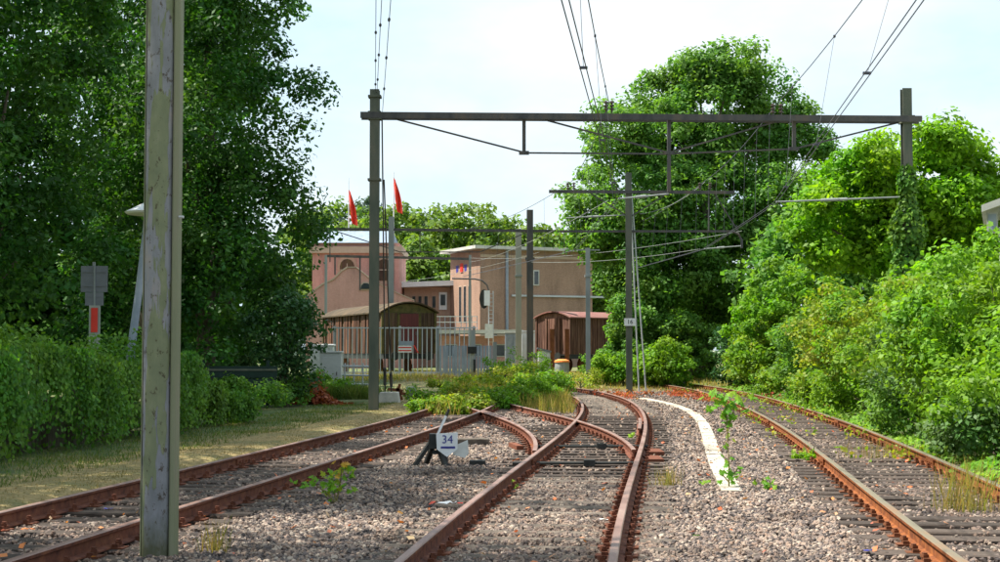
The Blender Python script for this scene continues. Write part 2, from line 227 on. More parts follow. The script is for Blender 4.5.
# ------------------------------------------------------------------ objects
def tag(o, label=None, cat=None, group=None, kind=None):
    if label: o['label'] = label
    if cat: o['category'] = cat
    if group: o['group'] = group
    if kind: o['kind'] = kind
    return o
def thing(name, label, cat, loc=(0, 0, 0), rz=0, group=None):
    o = bpy.data.objects.new(name, None); COL.objects.link(o); o.location = loc; o.rotation_euler = (0, 0, rz); o.empty_display_size = .2
    return tag(o, label, cat, group)
def link(name, me, parent=None, loc=None):
    o = bpy.data.objects.new(name, me); COL.objects.link(o)
    if parent: o.parent = parent
    if loc is not None: o.location = loc
    return o
class MB:
    def __init__(s): s.v = []; s.f = []; s.m = []
    def add(s, vs, fs, mi=0):
        k = len(s.v); s.v += [tuple(v) for v in vs]; s.f += [tuple(i + k for i in f) for f in fs]; s.m += [mi] * len(fs); return s
    def box(s, c, d, rz=0, mi=0, rot=None):
        R = rot if rot is not None else Matrix.Rotation(rz, 3, 'Z'); c = Vector(c)
        vs = [c + R @ Vector((x * d[0] / 2, y * d[1] / 2, z * d[2] / 2)) for x in (-1, 1) for y in (-1, 1) for z in (-1, 1)]
        return s.add(vs, [(0, 1, 3, 2), (4, 6, 7, 5), (0, 4, 5, 1), (2, 3, 7, 6), (0, 2, 6, 4), (1, 5, 7, 3)], mi)
    def bar(s, p0, p1, w, h=None, mi=0, up=(0, 0, 1)):
        p0, p1 = Vector(p0), Vector(p1); d = p1 - p0; y = d.normalized(); u = Vector(up)
        if abs(y.dot(u)) > .98: u = Vector((0, 1, 0))
        x = y.cross(u).normalized(); z = x.cross(y); R = Matrix((x, y, z)).transposed()
        return s.box((p0 + p1) / 2, (w, d.length, h or w), mi=mi, rot=R)
    def tube(s, pts, r, n=7, mi=0):
        pts = [Vector(p) for p in pts]; rs = r if isinstance(r, (list, tuple)) else [r] * len(pts); rings = []; vs = []; fs = []
        for i, p in enumerate(pts):
            d = (pts[min(i + 1, len(pts) - 1)] - pts[max(i - 1, 0)]).normalized(); u = Vector((0, 0, 1)) if abs(d.z) < .9 else Vector((0, 1, 0))
            a = d.cross(u).normalized(); b = a.cross(d)
            vs += [p + (a * math.cos(t) + b * math.sin(t)) * rs[i] for t in [2 * math.pi * k / n for k in range(n)]]
        for i in range(len(pts) - 1):
            for k in range(n): fs.append((i * n + k, i * n + (k + 1) % n, (i + 1) * n + (k + 1) % n, (i + 1) * n + k))
        fs.append(tuple(range(n))); fs.append(tuple(reversed(range((len(pts) - 1) * n, len(pts) * n))))
        return s.add(vs, fs, mi)
    def prism(s, poly, thick, origin, ux, uy, mi=0):
        """2-D outline in the plane (ux, uy), extruded along their cross product"""
        o, ux, uy = Vector(origin), Vector(ux), Vector(uy); nrm = ux.cross(uy).normalized() * thick; n = len(poly)
        a = [o + ux * p[0] + uy * p[1] for p in poly]; b = [q + nrm for q in a]
        return s.add(a + b, [tuple(reversed(range(n))), tuple(range(n, 2 * n))] + [(i, (i + 1) % n, n + (i + 1) % n, n + i) for i in range(n)], mi)
    def mesh(s, name, mats, off=None, smooth=False):
        me = bpy.data.meshes.new(name); o = Vector(off) if off is not None else Vector((0, 0, 0))
        me.from_pydata([tuple(Vector(v) - o) for v in s.v], [], s.f)
        for m in (mats if isinstance(mats, (list, tuple)) else [mats]): me.materials.append(m)
        me.polygons.foreach_set('material_index', s.m)
        bm = bmesh.new(); bm.from_mesh(me); bmesh.ops.recalc_face_normals(bm, faces=bm.faces); bm.to_mesh(me); bm.free()
        if smooth: me.polygons.foreach_set('use_smooth', [True] * len(me.polygons))
        me.update(); return me
    def build(s, name, mats, parent=None, world=False, smooth=False, bevel=0):
        me = s.mesh(name, mats, parent.location if (parent and world) else None, smooth); o = link(name, me, parent)
        if bevel: b = o.modifiers.new('bevel', 'BEVEL'); b.width = bevel; b.segments = 2; b.limit_method = 'ANGLE'
        return o
def text(name, body, size, mat_, parent, loc, rot, ext=.002):
    cu = bpy.data.curves.new(name, 'FONT'); cu.body = body; cu.size = size; cu.align_x = 'CENTER'; cu.align_y = 'CENTER'; cu.extrude = ext; cu.materials.append(mat_)
    tmp = bpy.data.objects.new(name, cu); COL.objects.link(tmp); bpy.context.view_layer.update()
    me = bpy.data.meshes.new_from_object(tmp.evaluated_get(bpy.context.evaluated_depsgraph_get())); bpy.data.objects.remove(tmp)
    o = link(name, me, parent, loc); o.rotation_euler = rot; return o
# ------------------------------------------------------------------ foliage
def leaf_mesh(name, pos, nrm, size, tint, mat_, aspect=.62, fold=.18, tang=None):
    n = len(pos); nrm = nrm / (np.linalg.norm(nrm, axis=1, keepdims=True) + 1e-9)
    if tang is None: tang = RNG.normal(size=(n, 3))
    tang = tang - nrm * np.sum(tang * nrm, axis=1, keepdims=True); tang /= (np.linalg.norm(tang, axis=1, keepdims=True) + 1e-9)
    bi = np.cross(nrm, tang); s = np.asarray(size).reshape(-1, 1) * np.ones((n, 1))
    v = np.empty((n, 4, 3)); v[:, 0] = pos - tang * s * .5; v[:, 2] = pos + tang * s * .5 - nrm * s * fold
    v[:, 1] = pos + bi * s * .5 * aspect - nrm * s * fold * .4 + tang * s * .06; v[:, 3] = pos - bi * s * .5 * aspect - nrm * s * fold * .4 + tang * s * .06
    me = bpy.data.meshes.new(name); me.vertices.add(4 * n); me.vertices.foreach_set('co', v.reshape(-1).astype(np.float32))
    me.loops.add(4 * n); me.loops.foreach_set('vertex_index', np.arange(4 * n, dtype=np.int32)); me.polygons.add(n); me.polygons.foreach_set('loop_start', np.arange(0, 4 * n, 4, dtype=np.int32)); me.polygons.foreach_set('loop_total', np.full(n, 4, dtype=np.int32))
    a = me.attributes.new('tint', 'FLOAT', 'POINT'); a.data.foreach_set('value', np.repeat(np.clip(tint, 0, 1), 4).astype(np.float32))
    me.materials.append(mat_); me.update(calc_edges=True); me.validate(); return me
def clump_leaves(cl, per, size, up=.5, spread=1.0):
    """cl: clumps (x, y, z, r); leaves fill each clump, denser at its skin"""
    n = len(cl); k = n * per; c = np.repeat(cl, per, axis=0); d = RNG.normal(size=(k, 3)); d /= np.linalg.norm(d, axis=1, keepdims=True)
    r = c[:, 3:4] * RNG.random((k, 1)) ** .45 * spread; d2 = d * np.array([1, 1, .72]); p = c[:, :3] + d2 * r
    nr = d * .7 + np.array([0, 0, up]) + RNG.normal(size=(k, 3)) * .45
    t = np.clip(np.repeat(RNG.random(n), per) * .5 + RNG.random(k) * .5, 0, 1)
    return p, nr, size * (.7 + .6 * RNG.random(k)), t
def lobes_to_clumps(lobes, n, rmin, rmax, inner=.55, low=-1.0):
    vol = np.array([(l[3] * l[4] * l[5]) ** (2 / 3) for l in lobes]); pick = RNG.choice(len(lobes), n, p=vol / vol.sum()); L = np.array(lobes)[pick]
    d = RNG.normal(size=(n, 3)); d /= np.linalg.norm(d, axis=1, keepdims=True); d[:, 2] = np.where(d[:, 2] < low, -d[:, 2], d[:, 2])
    rr = inner + (1.02 - inner) * RNG.random((n, 1)) ** .6
    c = L[:, :3] + d * L[:, 3:6] * rr; return np.hstack([c, (rmin + (rmax - rmin) * RNG.random((n, 1)))])
def limbs(mb, base, height, r0, targets, lean=(0, 0)):
    base = Vector(base); pts = []; rs = []
    for i in range(7):
        t = i / 6; pts.append(base + Vector((lean[0] * t + .06 * height * .2 * math.sin(3 * t + base.x), lean[1] * t + .03 * height * .2 * math.cos(4 * t), height * t))); rs.append(r0 * (1.25 if i == 0 else 1) * (1 - .72 * t))
    mb.tube(pts, rs, 9)
    for tg in targets:
        tg = Vector(tg); k = min(5, max(1, int((tg.z - base.z) / height * 6 * .55))); a = pts[k]; m_ = (a + tg) / 2 + Vector((0, 0, .12 * (tg - a).length))
        mb.tube([a, (a + m_) / 2 + Vector((0, 0, .03 * (tg - a).length)), m_, tg], [rs[k] * .6, rs[k] * .48, rs[k] * .33, rs[k] * .1], 6)
def tree(name, label, base, lobes, mat_, nclump, per, size, rc, trunk_h, r0, group=None, lean=(0, 0), cat='tree', inner=.5, up=.5, extra=None):
    """lobes relative to base"""
    t = thing(name, label, cat, base, 0, group); cl = lobes_to_clumps(lobes, nclump, rc[0], rc[1], inner)
    if extra is not None: cl = np.vstack([cl, extra])
    cl[:, 2] = np.maximum(cl[:, 2], .15 * cl[:, 3])
    p, nr, s, ti = clump_leaves(cl, per, size, up); p[:, 2] = np.maximum(p[:, 2], .02)
    link('crown' if cat == 'tree' else 'foliage', leaf_mesh('crown', p, nr, s, ti, mat_), t)
    mb = MB(); sel = [l for l in lobes][:8]
    limbs(mb, (0, 0, -.1), trunk_h, r0, [(l[0] * .8, l[1] * .8, max(l[2], .4)) for l in sel], lean)
    o = link('trunk' if cat == 'tree' else 'stem', mb.mesh('trunk', M['bark'], smooth=True), t); return t
def pxlobes(L, Yc, base, seed, dep=2.6):
    r = random.Random(seed); k = F / Yc; out = []
    for px, py, rp in L: q = P(px, py, Yc); a = rp / k; out.append((q.x - base[0], r.uniform(-dep, dep * .6), q.z - base[2], a, a, a * .85))
    return out
def autolobes(n, rx, ry, z0, z1, lr, seed, flat=.75):
    """uneven crown of n lobes between z0 and z1"""
    r = random.Random(seed); out = []; zc = (z0 + z1) / 2; hz = (z1 - z0) / 2
    for i in range(n):
        a = 2.4 * i + r.uniform(-.4, .4); u = -0.85 + 1.75 * (i + .5) / n; w = math.sqrt(max(.12, 1 - u * u)) * r.uniform(.55, 1.0)
        k = lr * r.uniform(.75, 1.25)
        out.append((math.cos(a) * (rx - k * .6) * w, math.sin(a) * (ry - k * .6) * w, zc + u * (hz - k * .5), k, k, k * flat))
    return out
# ------------------------------------------------------------------ where the tracks run
def path(pts, deg=4):
    a = np.array(pts); lo, hi = a[0, 0], a[-1, 0]; m = a[:, 0].mean(); w = np.ones(len(a)); c = np.polyfit(a[:, 0] - m, a[:, 1], deg, w=w); dc = np.polyder(c)
    def f(y):
        y = np.asarray(y, float); yc = np.clip(y, lo, hi); return np.polyval(c, yc - m) + np.polyval(dc, yc - m) * (y - yc)
    return f
MAIN = path([(10.2, .03), (13.1, .31), (18, .9), (21.9, 1.36), (25.9, 1.78), (30.8, 2.33), (36, 2.79), (42.3, 3.13), (48.4, 3.2), (52.7, 3.07), (58, 2.7), (62.6, 1.95), (68, .8)], 5)
RIGHT = path([(10.2, 4.0), (13.36, 4.46), (15.6, 4.7), (18.8, 5.1), (23.8, 5.76), (31.6, 6.68), (37.6, 7.25), (42.9, 7.65), (52.7, 8.25), (61.5, 8.45), (67.9, 8.05), (75, 6.8)], 5)
LEFT = path([(10.3, -4.29), (12.7, -3.95), (14.4, -3.73), (19.1, -3.18), (24.4, -2.55), (28.5, -2.02), (35, -1.34), (42, -.9), (48, -.7)], 3)
DIV = path([(17, .78), (19.5, 1.06), (22, 1.28), (24.4, 1.36), (27.9, 1.24), (32, .88), (36.4, .28), (41, -.35), (46, -.9)], 4)
HG = .7535; RH = .165
def sst(t): t = np.clip(t, 0, 1); return t * t * (3 - 2 * t)
def rise(x, y):
    x = np.asarray(x, float); y = np.asarray(y, float); y0 = 44 + 20 * sst((x + 2) / 4); return .45 * sst((y - y0) / 22)
def edgeL(y): return LEFT(np.minimum(y, 48)) - 1.2
def edgeR(y): return RIGHT(y) + 1.3
def ground_z(x, y):
    x = np.asarray(x, float); y = np.asarray(y, float); o = sst((edgeL(y) - x + .1) / .5) + sst((x - edgeR(y) + .1) / .5); o = np.maximum(o, sst((y - 66) / 3)); o = np.maximum(o, sst((2 - y) / 2) * 0)
    bank = .9 * sst((x - edgeR(y) - .4) / 5) * sst((80 - y) / 15)
    return -.11 + o * .15 + rise(x, y) + bank + .025 * np.sin(x * 1.7) * np.sin(y * 1.3) * o
# ------------------------------------------------------------------ ground
xs = np.concatenate([[-2500, -900, -300, -120, -70, -45, -30, -22, -17], np.arange(-14, 16, .4), [18, 22, 30, 45, 70, 120, 300, 900, 2500]])
ys = np.concatenate([[-800, -200, -60, -20, -6], np.arange(0, 84, .5), [88, 95, 105, 120, 140, 170, 220, 320, 600, 1400, 4000]])
gx, gy = np.meshgrid(xs, ys); gz = ground_z(gx, gy); nx, ny = len(xs), len(ys)
vs = np.stack([gx, gy, gz], -1).reshape(-1, 3)
fs = [(j * nx + i, j * nx + i + 1, (j + 1) * nx + i + 1, (j + 1) * nx + i) for j in range(ny - 1) for i in range(nx - 1)]
me = bpy.data.meshes.new('ground'); me.from_pydata(vs.tolist(), [], fs); me.materials.append(M['ground']); me.polygons.foreach_set('use_smooth', [True] * len(fs))
dl = edgeL(vs[:, 1]) - vs[:, 0]
gr = np.where(dl > 0, sst((dl - 1.3) / 1.4) * .8 + .14, .55); gr = np.where(vs[:, 0] > edgeR(vs[:, 1]), .8, gr); gr = np.where(vs[:, 1] > 50, np.maximum(gr, .5), gr)
a = me.attributes.new('green', 'FLOAT', 'POINT'); a.data.foreach_set('value', gr.astype(np.float32))
tag(link('ground', me), kind='structure')
# ballast bed
U = np.linspace(0, 1, 110); V = np.concatenate([np.arange(-6, 8, .5), np.arange(8, 30, .14), np.arange(30, 72, .4)]); uu, vv = np.meshgrid(U, V)
bx_ = edgeL(vv) * (1 - uu) + edgeR(vv) * uu; e = np.minimum(uu, 1 - uu)
bz_ = -.012 + .014 * np.sin(bx_ * 5.1 + vv) * np.sin(vv * 3.7 + bx_ * 2) + .012 * RNG.normal(size=uu.shape) * (vv < 30) - .10 * sst((.03 - e) / .03) - .3 * sst((vv - 66) / 5)
for f_ in (LEFT, MAIN, RIGHT):   # shoulders between the tracks a little higher than the cribs
    bz_ += .014 * sst((np.abs(bx_ - f_(vv)) - 1.25) / .2) - .014
vs = np.stack([bx_, vv, bz_], -1).reshape(-1, 3); nu, nv = len(U), len(V)
fs = [(j * nu + i, j * nu + i + 1, (j + 1) * nu + i + 1, (j + 1) * nu + i) for j in range(nv - 1) for i in range(nu - 1)]
me = bpy.data.meshes.new('ballast_bed'); me.from_pydata(vs.tolist(), [], fs); me.materials.append(M['ballast'])
def raildist(x, y):
    d = np.full(np.shape(x), 9.0)
    for f_, lo, hi in ((LEFT, -6, 48), (MAIN, -6, 70), (RIGHT, -6, 75), (DIV, 20, 42)):
        dd = np.abs(np.abs(x - f_(y)) - HG); d = np.minimum(d, np.where((y > lo) & (y < hi), dd, 9))
    return d
rdv = raildist(vs[:, 0], vs[:, 1]); dirt = np.exp(-(rdv / .22) ** 2) * .75 + .22 * (np.abs(vs[:, 0] - RIGHT(vs[:, 1])) < 1.0) + .12 * (np.abs(vs[:, 0] - LEFT(vs[:, 1])) < 1.0)
a = me.attributes.new('dirt', 'FLOAT', 'POINT'); a.data.foreach_set('value', dirt.astype(np.float32))
tag(link('ballast_bed', me), kind='structure')
# ------------------------------------------------------------------ rails
PROFILE = [(-.07, 0), (.07, 0), (.07, .012), (.012, .028), (.009, .105), (.034, .118), (.036, .142), (.028, .15), (-.028, .15), (-.036, .142), (-.034, .118), (-.009, .105), (-.012, .028), (-.07, .012)]
TOPF = (7,)
def sweep(pts, mats, name, parent, z0=.015, prof=PROFILE):
    n = len(prof); vs = []; fs = []; mi = []
    for i, p in enumerate(pts):
        d = (pts[min(i + 1, len(pts) - 1)] - pts[max(i - 1, 0)]); d.z = 0; d.normalize(); s = Vector((d.y, -d.x, 0))
        vs += [p + s * q[0] + Vector((0, 0, z0 + q[1])) for q in prof]
    for i in range(len(pts) - 1):
        for k in range(n): fs.append((i * n + k, i * n + (k + 1) % n, (i + 1) * n + (k + 1) % n, (i + 1) * n + k)); mi.append(1 if k in (6, 7, 8) else 0)
    fs.append(tuple(range(n))); mi.append(0); fs.append(tuple(reversed(range((len(pts) - 1) * n, len(pts) * n)))); mi.append(0)
    me = bpy.data.meshes.new(name); me.from_pydata([tuple(v) for v in vs], [], fs)
    for m_ in mats: me.materials.append(m_)
    me.polygons.foreach_set('material_index', mi); return link(name, me, parent)
def tdir(f, y): d = Vector((float(f(y + .05) - f(y - .05)), .1, 0)); return d.normalized()
def offset_pts(f, y0, y1, off, step=.4, zf=None):
    out = []
    for y in np.arange(y0, y1 + 1e-6, step):
        d = tdir(f, y); out.append(Vector((float(f(y)), y, 0)) + Vector((d.y, -d.x, 0)) * off)
    return out
def marks(f, y0, y1, step):
    y = y0; out = []
    while y < y1: out.append(y); d = tdir(f, y); y += step * d.y
    return out
def sleeper_mesh(name, L, w, h, m_, round_=False, seed=0):
    r = random.Random(seed); mb = MB()
    if round_: prof = [(-w / 2, -h), (-w / 2, -.035), (-w * .36, -.008), (-w * .15, .004), (w * .15, .004), (w * .36, -.008), (w / 2, -.035), (w / 2, -h)]
    else: prof = [(-w / 2, -h), (-w / 2, -.012), (-w / 2 + .012, 0), (w / 2 - .012, 0), (w / 2, -.012), (w / 2, -h)]
    mb.prism([(p[0] + r.uniform(-.006, .006), p[1] + r.uniform(-.004, .003)) for p in prof], L, (-L / 2, 0, 0), (0, 1, 0), (0, 0, 1)); return mb.mesh(name, m_)
def chair_mesh(name, m_):
    mb = MB(); mb.box((0, 0, .008), (.34, .15, .022))
    for s in (-1, 1):
        mb.box((s * .095, 0, .032), (.05, .12, .03)); mb.tube([(s * .105, 0, .04), (s * .105, 0, .085)], .022, 6); mb.box((s * .105, 0, .06), (.05, .05, .022), rz=.4)
    return mb.mesh(name, m_)
CH = chair_mesh('rail_chair', M['chair']); CHO = chair_mesh('rail_chair', M['chair_orange'])
SL_W = [sleeper_mesh('sleeper', 2.5, .25, .15, M['sleeper'], seed=i) for i in range(4)]
SL_S = [sleeper_mesh('sleeper', 2.5, .24, .15, M['sleeper_stone'], True, seed=i) for i in range(4)]
def track(label, f, y0, y1, mats, meshes, chair, skip=None, sy=0.0, zs=0.0):
    t = thing('railway_track', label, 'railway track'); t.location = (0, 0, 0)
    for s in (-1, 1): sweep(offset_pts(f, y0, y1, s * HG), mats, 'rail', t)
    for k_, y in enumerate(np.arange(9.3 + sy, y1 - 2, 11.5)):
        d = tdir(f, y); ang = math.atan2(-d.x, d.y)
        for s in (-1, 1):
            for q in (-1, 1):
                mb = MB(); mb.box((q * .026, 0, .072), (.022, .62, .085))
                for b_ in (-.22, -.08, .08, .22): mb.tube([(q * .035, b_, .072), (q * .062, b_, .072)], .018, 6)
                o = mb.build('fishplate', mats[0], t); o.location = (float(f(y)) + s * HG * d.y, y - s * HG * d.x, .015); o.rotation_euler = (0, 0, ang)
    for i, y in enumerate(marks(f, max(y0, 4) + sy, y1, .52)):
        if skip and skip[0] < y < skip[1]: continue
        d = tdir(f, y); ang = math.atan2(-d.x, d.y); o = link('sleeper', random.choice(meshes), t, (float(f(y)) + random.uniform(-.03, .03), y, zs + random.uniform(.0, .022))); o.rotation_euler = (0, random.uniform(-.004, .004), ang + random.uniform(-.015, .015))
        for s in (-1, 1):
            o = link('rail_chair', chair, t, (float(f(y)) + s * HG * d.y, y - s * HG * d.x, .004)); o.rotation_euler = (0, 0, ang)
    return t
RS = [M['rail_side'], M['rail_top']]; RSO = [M['rail_side_orange'], M['rail_top_grey']]
track('rusty railway track on the left running beside the dry grass verge', LEFT, -4, 48, RS, SL_W, CH)
main_t = track('middle railway track that curves past the switch towards the weeds', MAIN, -4, 68, RS, SL_S, CH, skip=(19.2, 37.2))
track('orange rusted railway track along the foot of the bushes on the right', RIGHT, -4, 74, RSO, SL_W, CHO)
# the switch
tt = thing('rail_switch', 'rusty switch rails branching off the middle track near the 34 plate', 'rail switch', (0, 0, 0))
def clipped(f, off, y0, y1):
    out = []
    for y in np.arange(y0, y1, .3):
        d = tdir(f, y); p = Vector((float(f(y)), y, -.004)) + Vector((d.y, -d.x, 0)) * off
        m_ = float(MAIN(p.y)) + off
        if abs(p.x - m_) > .075: out.append(p)
    return out
sweep(clipped(DIV, -HG, 19.5, 44), RS, 'switch_rail', tt); sweep(clipped(DIV, HG, 19.5, 44), RS, 'switch_rail', tt)
sweep([p + Vector((0, 0, .004)) for p in offset_pts(MAIN, 28.2, 32.6, HG - .115)], RS, 'check_rail', tt); sweep(offset_pts(DIV, 32.5, 37, -HG + .115), RS, 'check_rail', tt)
for i, y in enumerate(marks(MAIN, 19.3, 37.4, .6)):
    xl = min(float(MAIN(y)), float(DIV(y))) - 1.22; xr = float(MAIN(y)) + 1.25; L = xr - xl
    if y > 33: L *= .5; 
    cx_ = (xl + xr) / 2 if y <= 33 else xr - L / 2
    mb = MB(); mb.box((0, 0, -.07), (L, .26, .14)); o = mb.build('timber', M['sleeper'], tt); o.location = (cx_, y, random.uniform(.008, .018)); d = tdir(MAIN, y); o.rotation_euler = (0, 0, math.atan2(-d.x, d.y) * .7)
    for s in (-1, 1):
        c = link('rail_chair', CH, tt, (float(MAIN(y)) + s * HG, y, .004)); c.rotation_euler = (0, 0, math.atan2(-d.x, d.y))
        if y > 23:
            c = link('rail_chair', CH, tt, (float(DIV(y)) + s * HG, y, .003)); c.rotation_euler = (0, 0, -math.atan2(float(DIV(y + .1) - DIV(y - .1)), .2))
for y in (20.9, 24.6):
    mb = MB(); mb.tube([(float(MAIN(y)) - HG - .3, y, .05), (float(MAIN(y)) + HG + .1, y + .02, .05)], .024, 7); mb.box((float(MAIN(y)) + .05, y - .02, .055), (.16, .1, .09)); mb.build('stretcher_bar', M['black'], tt)
mb = MB(); 
for y in (22.0, 23.6): mb.box((float(MAIN(y)) + HG + .2, y, .03), (.24, .8, .05))
mb.build('slide_plate', M['chair'], tt)
mb = MB(); p = G(516, 449, 0); mb.box((p.x, p.y, .05), (.12, .9, .07), rz=.15); mb.build('heel_block', M['chair'], tt)
p0 = G(436, 445, 0); p1 = G(489, 445, 0)
mb = MB(); mb.box(((p0.x + p1.x) / 2, p0.y, .05), (p1.x - p0.x, .34, .14)); tag(mb.build('cable_box', M['sleeper_stone'], bevel=.015), 'long low concrete cable box between the left rails behind the 34 plate', 'cable box')
# ------------------------------------------------------------------ ballast stones
def scatter(name, pts, sc, m_, dirt):
    me = bpy.data.meshes.new(name); me.from_pydata(pts.tolist(), [], []); a = me.attributes.new('sc', 'FLOAT', 'POINT'); a.data.foreach_set('value', sc.astype(np.float32)); a = me.attributes.new('dirt', 'FLOAT', 'POINT'); a.data.foreach_set('value', dirt.astype(np.float32))
    o = link(name, me); g = bpy.data.node_groups.new(name, 'GeometryNodeTree'); g.interface.new_socket('Geometry', in_out='INPUT', socket_type='NodeSocketGeometry'); g.interface.new_socket('Geometry', in_out='OUTPUT', socket_type='NodeSocketGeometry')
    N = g.nodes.new; Lk = g.links.new; gi = N('NodeGroupInput'); go = N('NodeGroupOutput'); jn = N('GeometryNodeJoinGeometry')
    for k in range(5):
        ic = N('GeometryNodeMeshIcoSphere'); ic.inputs['Subdivisions'].default_value = 2 if k == 3 else 1; ic.inputs['Radius'].default_value = 1
        sp = N('GeometryNodeSetPosition'); nz = N('ShaderNodeTexNoise'); nz.noise_dimensions = '4D'; nz.inputs['W'].default_value = 3.7 * k; nz.inputs['Scale'].default_value = .9; nz.inputs['Detail'].default_value = 1.5
        sb = N('ShaderNodeVectorMath'); sb.operation = 'SUBTRACT'; sb.inputs[1].default_value = (.5, .5, .5); ml = N('ShaderNodeVectorMath'); ml.operation = 'SCALE'; ml.inputs['Scale'].default_value = 2.4
        Lk(nz.outputs['Color'], sb.inputs[0]); Lk(sb.outputs[0], ml.inputs[0]); Lk(ml.outputs[0], sp.inputs['Offset']); Lk(ic.outputs['Mesh'], sp.inputs['Geometry'])
        tf = N('GeometryNodeTransform'); tf.inputs['Scale'].default_value = ((1, .8, .62), (1, 1, .7), (1, .66, .7), (.9, .9, .8), (1.1, .7, .5))[k]; Lk(sp.outputs[0], tf.inputs['Geometry'])
        sm = N('GeometryNodeSetMaterial'); sm.inputs['Material'].default_value = m_; Lk(tf.outputs[0], sm.inputs['Geometry'])
        gt = N('GeometryNodeGeometryToInstance'); Lk(sm.outputs[0], gt.inputs[0]); Lk(gt.outputs[0], jn.inputs[0])
    ip = N('GeometryNodeInstanceOnPoints'); ip.inputs['Pick Instance'].default_value = True; Lk(gi.outputs[0], ip.inputs['Points']); Lk(jn.outputs[0], ip.inputs['Instance'])
    rv = N('FunctionNodeRandomValue'); rv.data_type = 'FLOAT_VECTOR'; rv.inputs[1].default_value = (.9, .9, 6.28); rv.inputs[0].default_value = (-.9, -.9, 0)
    na = N('GeometryNodeInputNamedAttribute'); na.data_type = 'FLOAT'; na.inputs[0].default_value = 'sc'
    Lk(rv.outputs[0], ip.inputs['Rotation']); Lk(na.outputs[0], ip.inputs['Scale']); Lk(ip.outputs[0], go.inputs[0])
    md = o.modifiers.new('scatter', 'NODES'); md.node_group = g; return o
pts = []; scs = []
for y0, y1, dens, r0, r1 in ((7.5, 14, 1050, .012, .031), (14, 20, 700, .013, .032), (20, 28, 330, .016, .036), (28, 40, 95, .022, .042), (40, 60, 30, .025, .045)):
    n = int((y1 - y0) * 13.5 * dens); y = y0 + (y1 - y0) * RNG.random(n); x = RNG.uniform(-6, 10, n); k = (x > edgeL(y) + .15) & (x < edgeR(y) - .1)
    k &= raildist(x, y) > .085
    dL, dM, dR = np.abs(x - LEFT(y)), np.abs(x - MAIN(y)), np.abs(x - RIGHT(y)); u = RNG.random(n)
    nz = np.sin(x * 2.1 + y * .9) * np.sin(y * 1.1 - x)           # patches where stones hide the sleepers
    k &= ~((dL < 1.25) & (u > .40 + .34 * nz)); k &= ~((dR < 1.25) & (u > .36 + .42 * nz)); k &= ~((dM < 1.25) & (u > .86 + .25 * nz))
    k &= ~((y > 19) & (y < 37) & (x > DIV(y) - 1.1) & (x < MAIN(y) + 1.2) & (u > .18))
    x, y = x[k], y[k]; z = -.004 + .012 * RNG.random(len(x)); z += .014 * (np.minimum(np.minimum(dL[k], dM[k]), dR[k]) > 1.25) - .006
    pts.append(np.stack([x, y, z], -1)); scs.append(r0 + (r1 - r0) * RNG.random(len(x)) ** 1.4)
pp = np.vstack(pts); dd = np.exp(-(raildist(pp[:, 0], pp[:, 1]) / .22) ** 2) * .7; oil = np.maximum.reduce([np.exp(-((pp[:, 0] - f_(pp[:, 1])) / .35) ** 2) for f_ in (LEFT, MAIN, RIGHT)]) * .2; dd = np.clip(np.maximum(dd, oil) * (.55 + .9 * RNG.random(len(pp))), 0, .95)
tag(scatter('ballast_stones', pp, np.concatenate(scs), M['stone'], dd), 'grey and pinkish crushed ballast stones between the rails', 'ballast', kind='stuff')
# fallen leaves
n = 900; y = 9 + 36 * RNG.random(n) ** 1.5; x = RNG.uniform(-5, 9, n); k = (x > edgeL(y)) & (x < edgeR(y)); x, y = x[k], y[k]; n = len(x)
pos = np.stack([x, y, .03 + .02 * RNG.random(n)], -1); nr = np.array([0, 0, 1.0]) + RNG.normal(size=(n, 3)) * .35
o = link('fallen_leaves', leaf_mesh('fallen_leaves', pos, nr, .035 + .065 * RNG.random(n) ** 2, RNG.random(n), M['lf_litter'], .8)); tag(o, 'orange and red fallen leaves strewn over the ballast', 'leaves', kind='stuff')
# ------------------------------------------------------------------ grass
def grass(name, label, x, y, z, h, w, m_, lean=.35, kind='stuff', parent=None):
    n = len(x); a = RNG.random(n) * 6.283; d = np.stack([np.cos(a), np.sin(a), np.zeros(n)], -1); ln = RNG.normal(size=(n, 2)) * lean
    h = np.asarray(h) * (.5 + .8 * RNG.random(n)); b = np.stack([x, y, z], -1); mid = b + np.stack([ln[:, 0] * h * .5, ln[:, 1] * h * .5, h * .55], -1); top = b + np.stack([ln[:, 0] * h, ln[:, 1] * h, h], -1)
    w = np.asarray(w).reshape(-1, 1) * np.ones((n, 1)); v = np.empty((n, 4, 3)); v[:, 0] = b - d * w / 2; v[:, 1] = b + d * w / 2; v[:, 2] = top; v[:, 3] = mid - d * w * .4
    me = bpy.data.meshes.new(name); me.vertices.add(4 * n); me.vertices.foreach_set('co', v.reshape(-1).astype(np.float32)); me.loops.add(4 * n); me.loops.foreach_set('vertex_index', np.arange(4 * n, dtype=np.int32)); me.polygons.add(n); me.polygons.foreach_set('loop_start', np.arange(0, 4 * n, 4, dtype=np.int32)); me.polygons.foreach_set('loop_total', np.full(n, 4, dtype=np.int32))
    t = me.attributes.new('tint', 'FLOAT', 'POINT'); t.data.foreach_set('value', np.repeat(RNG.random(n), 4).astype(np.float32)); me.materials.append(m_); me.update(calc_edges=True)
    o = link(name, me, parent)
    if label: tag(o, label, 'grass', kind=kind)
    return o
def spread(n, y0, y1, xf0, xf1, pw=1.0):
    y = y0 + (y1 - y0) * RNG.random(n) ** pw; u = RNG.random(n); x = xf0(y) * (1 - u) + xf1(y) * u; return x, y, ground_z(x, y)
x, y, z = spread(42000, 11, 46, lambda y: edgeL(y) - 3.1, lambda y: edgeL(y) + .12, 1.3)
keep = RNG.random(len(x)) < .55 + .45 * np.sin(x * 2.3) * np.sin(y * 1.1); x, y, z = x[keep], y[keep], z[keep]
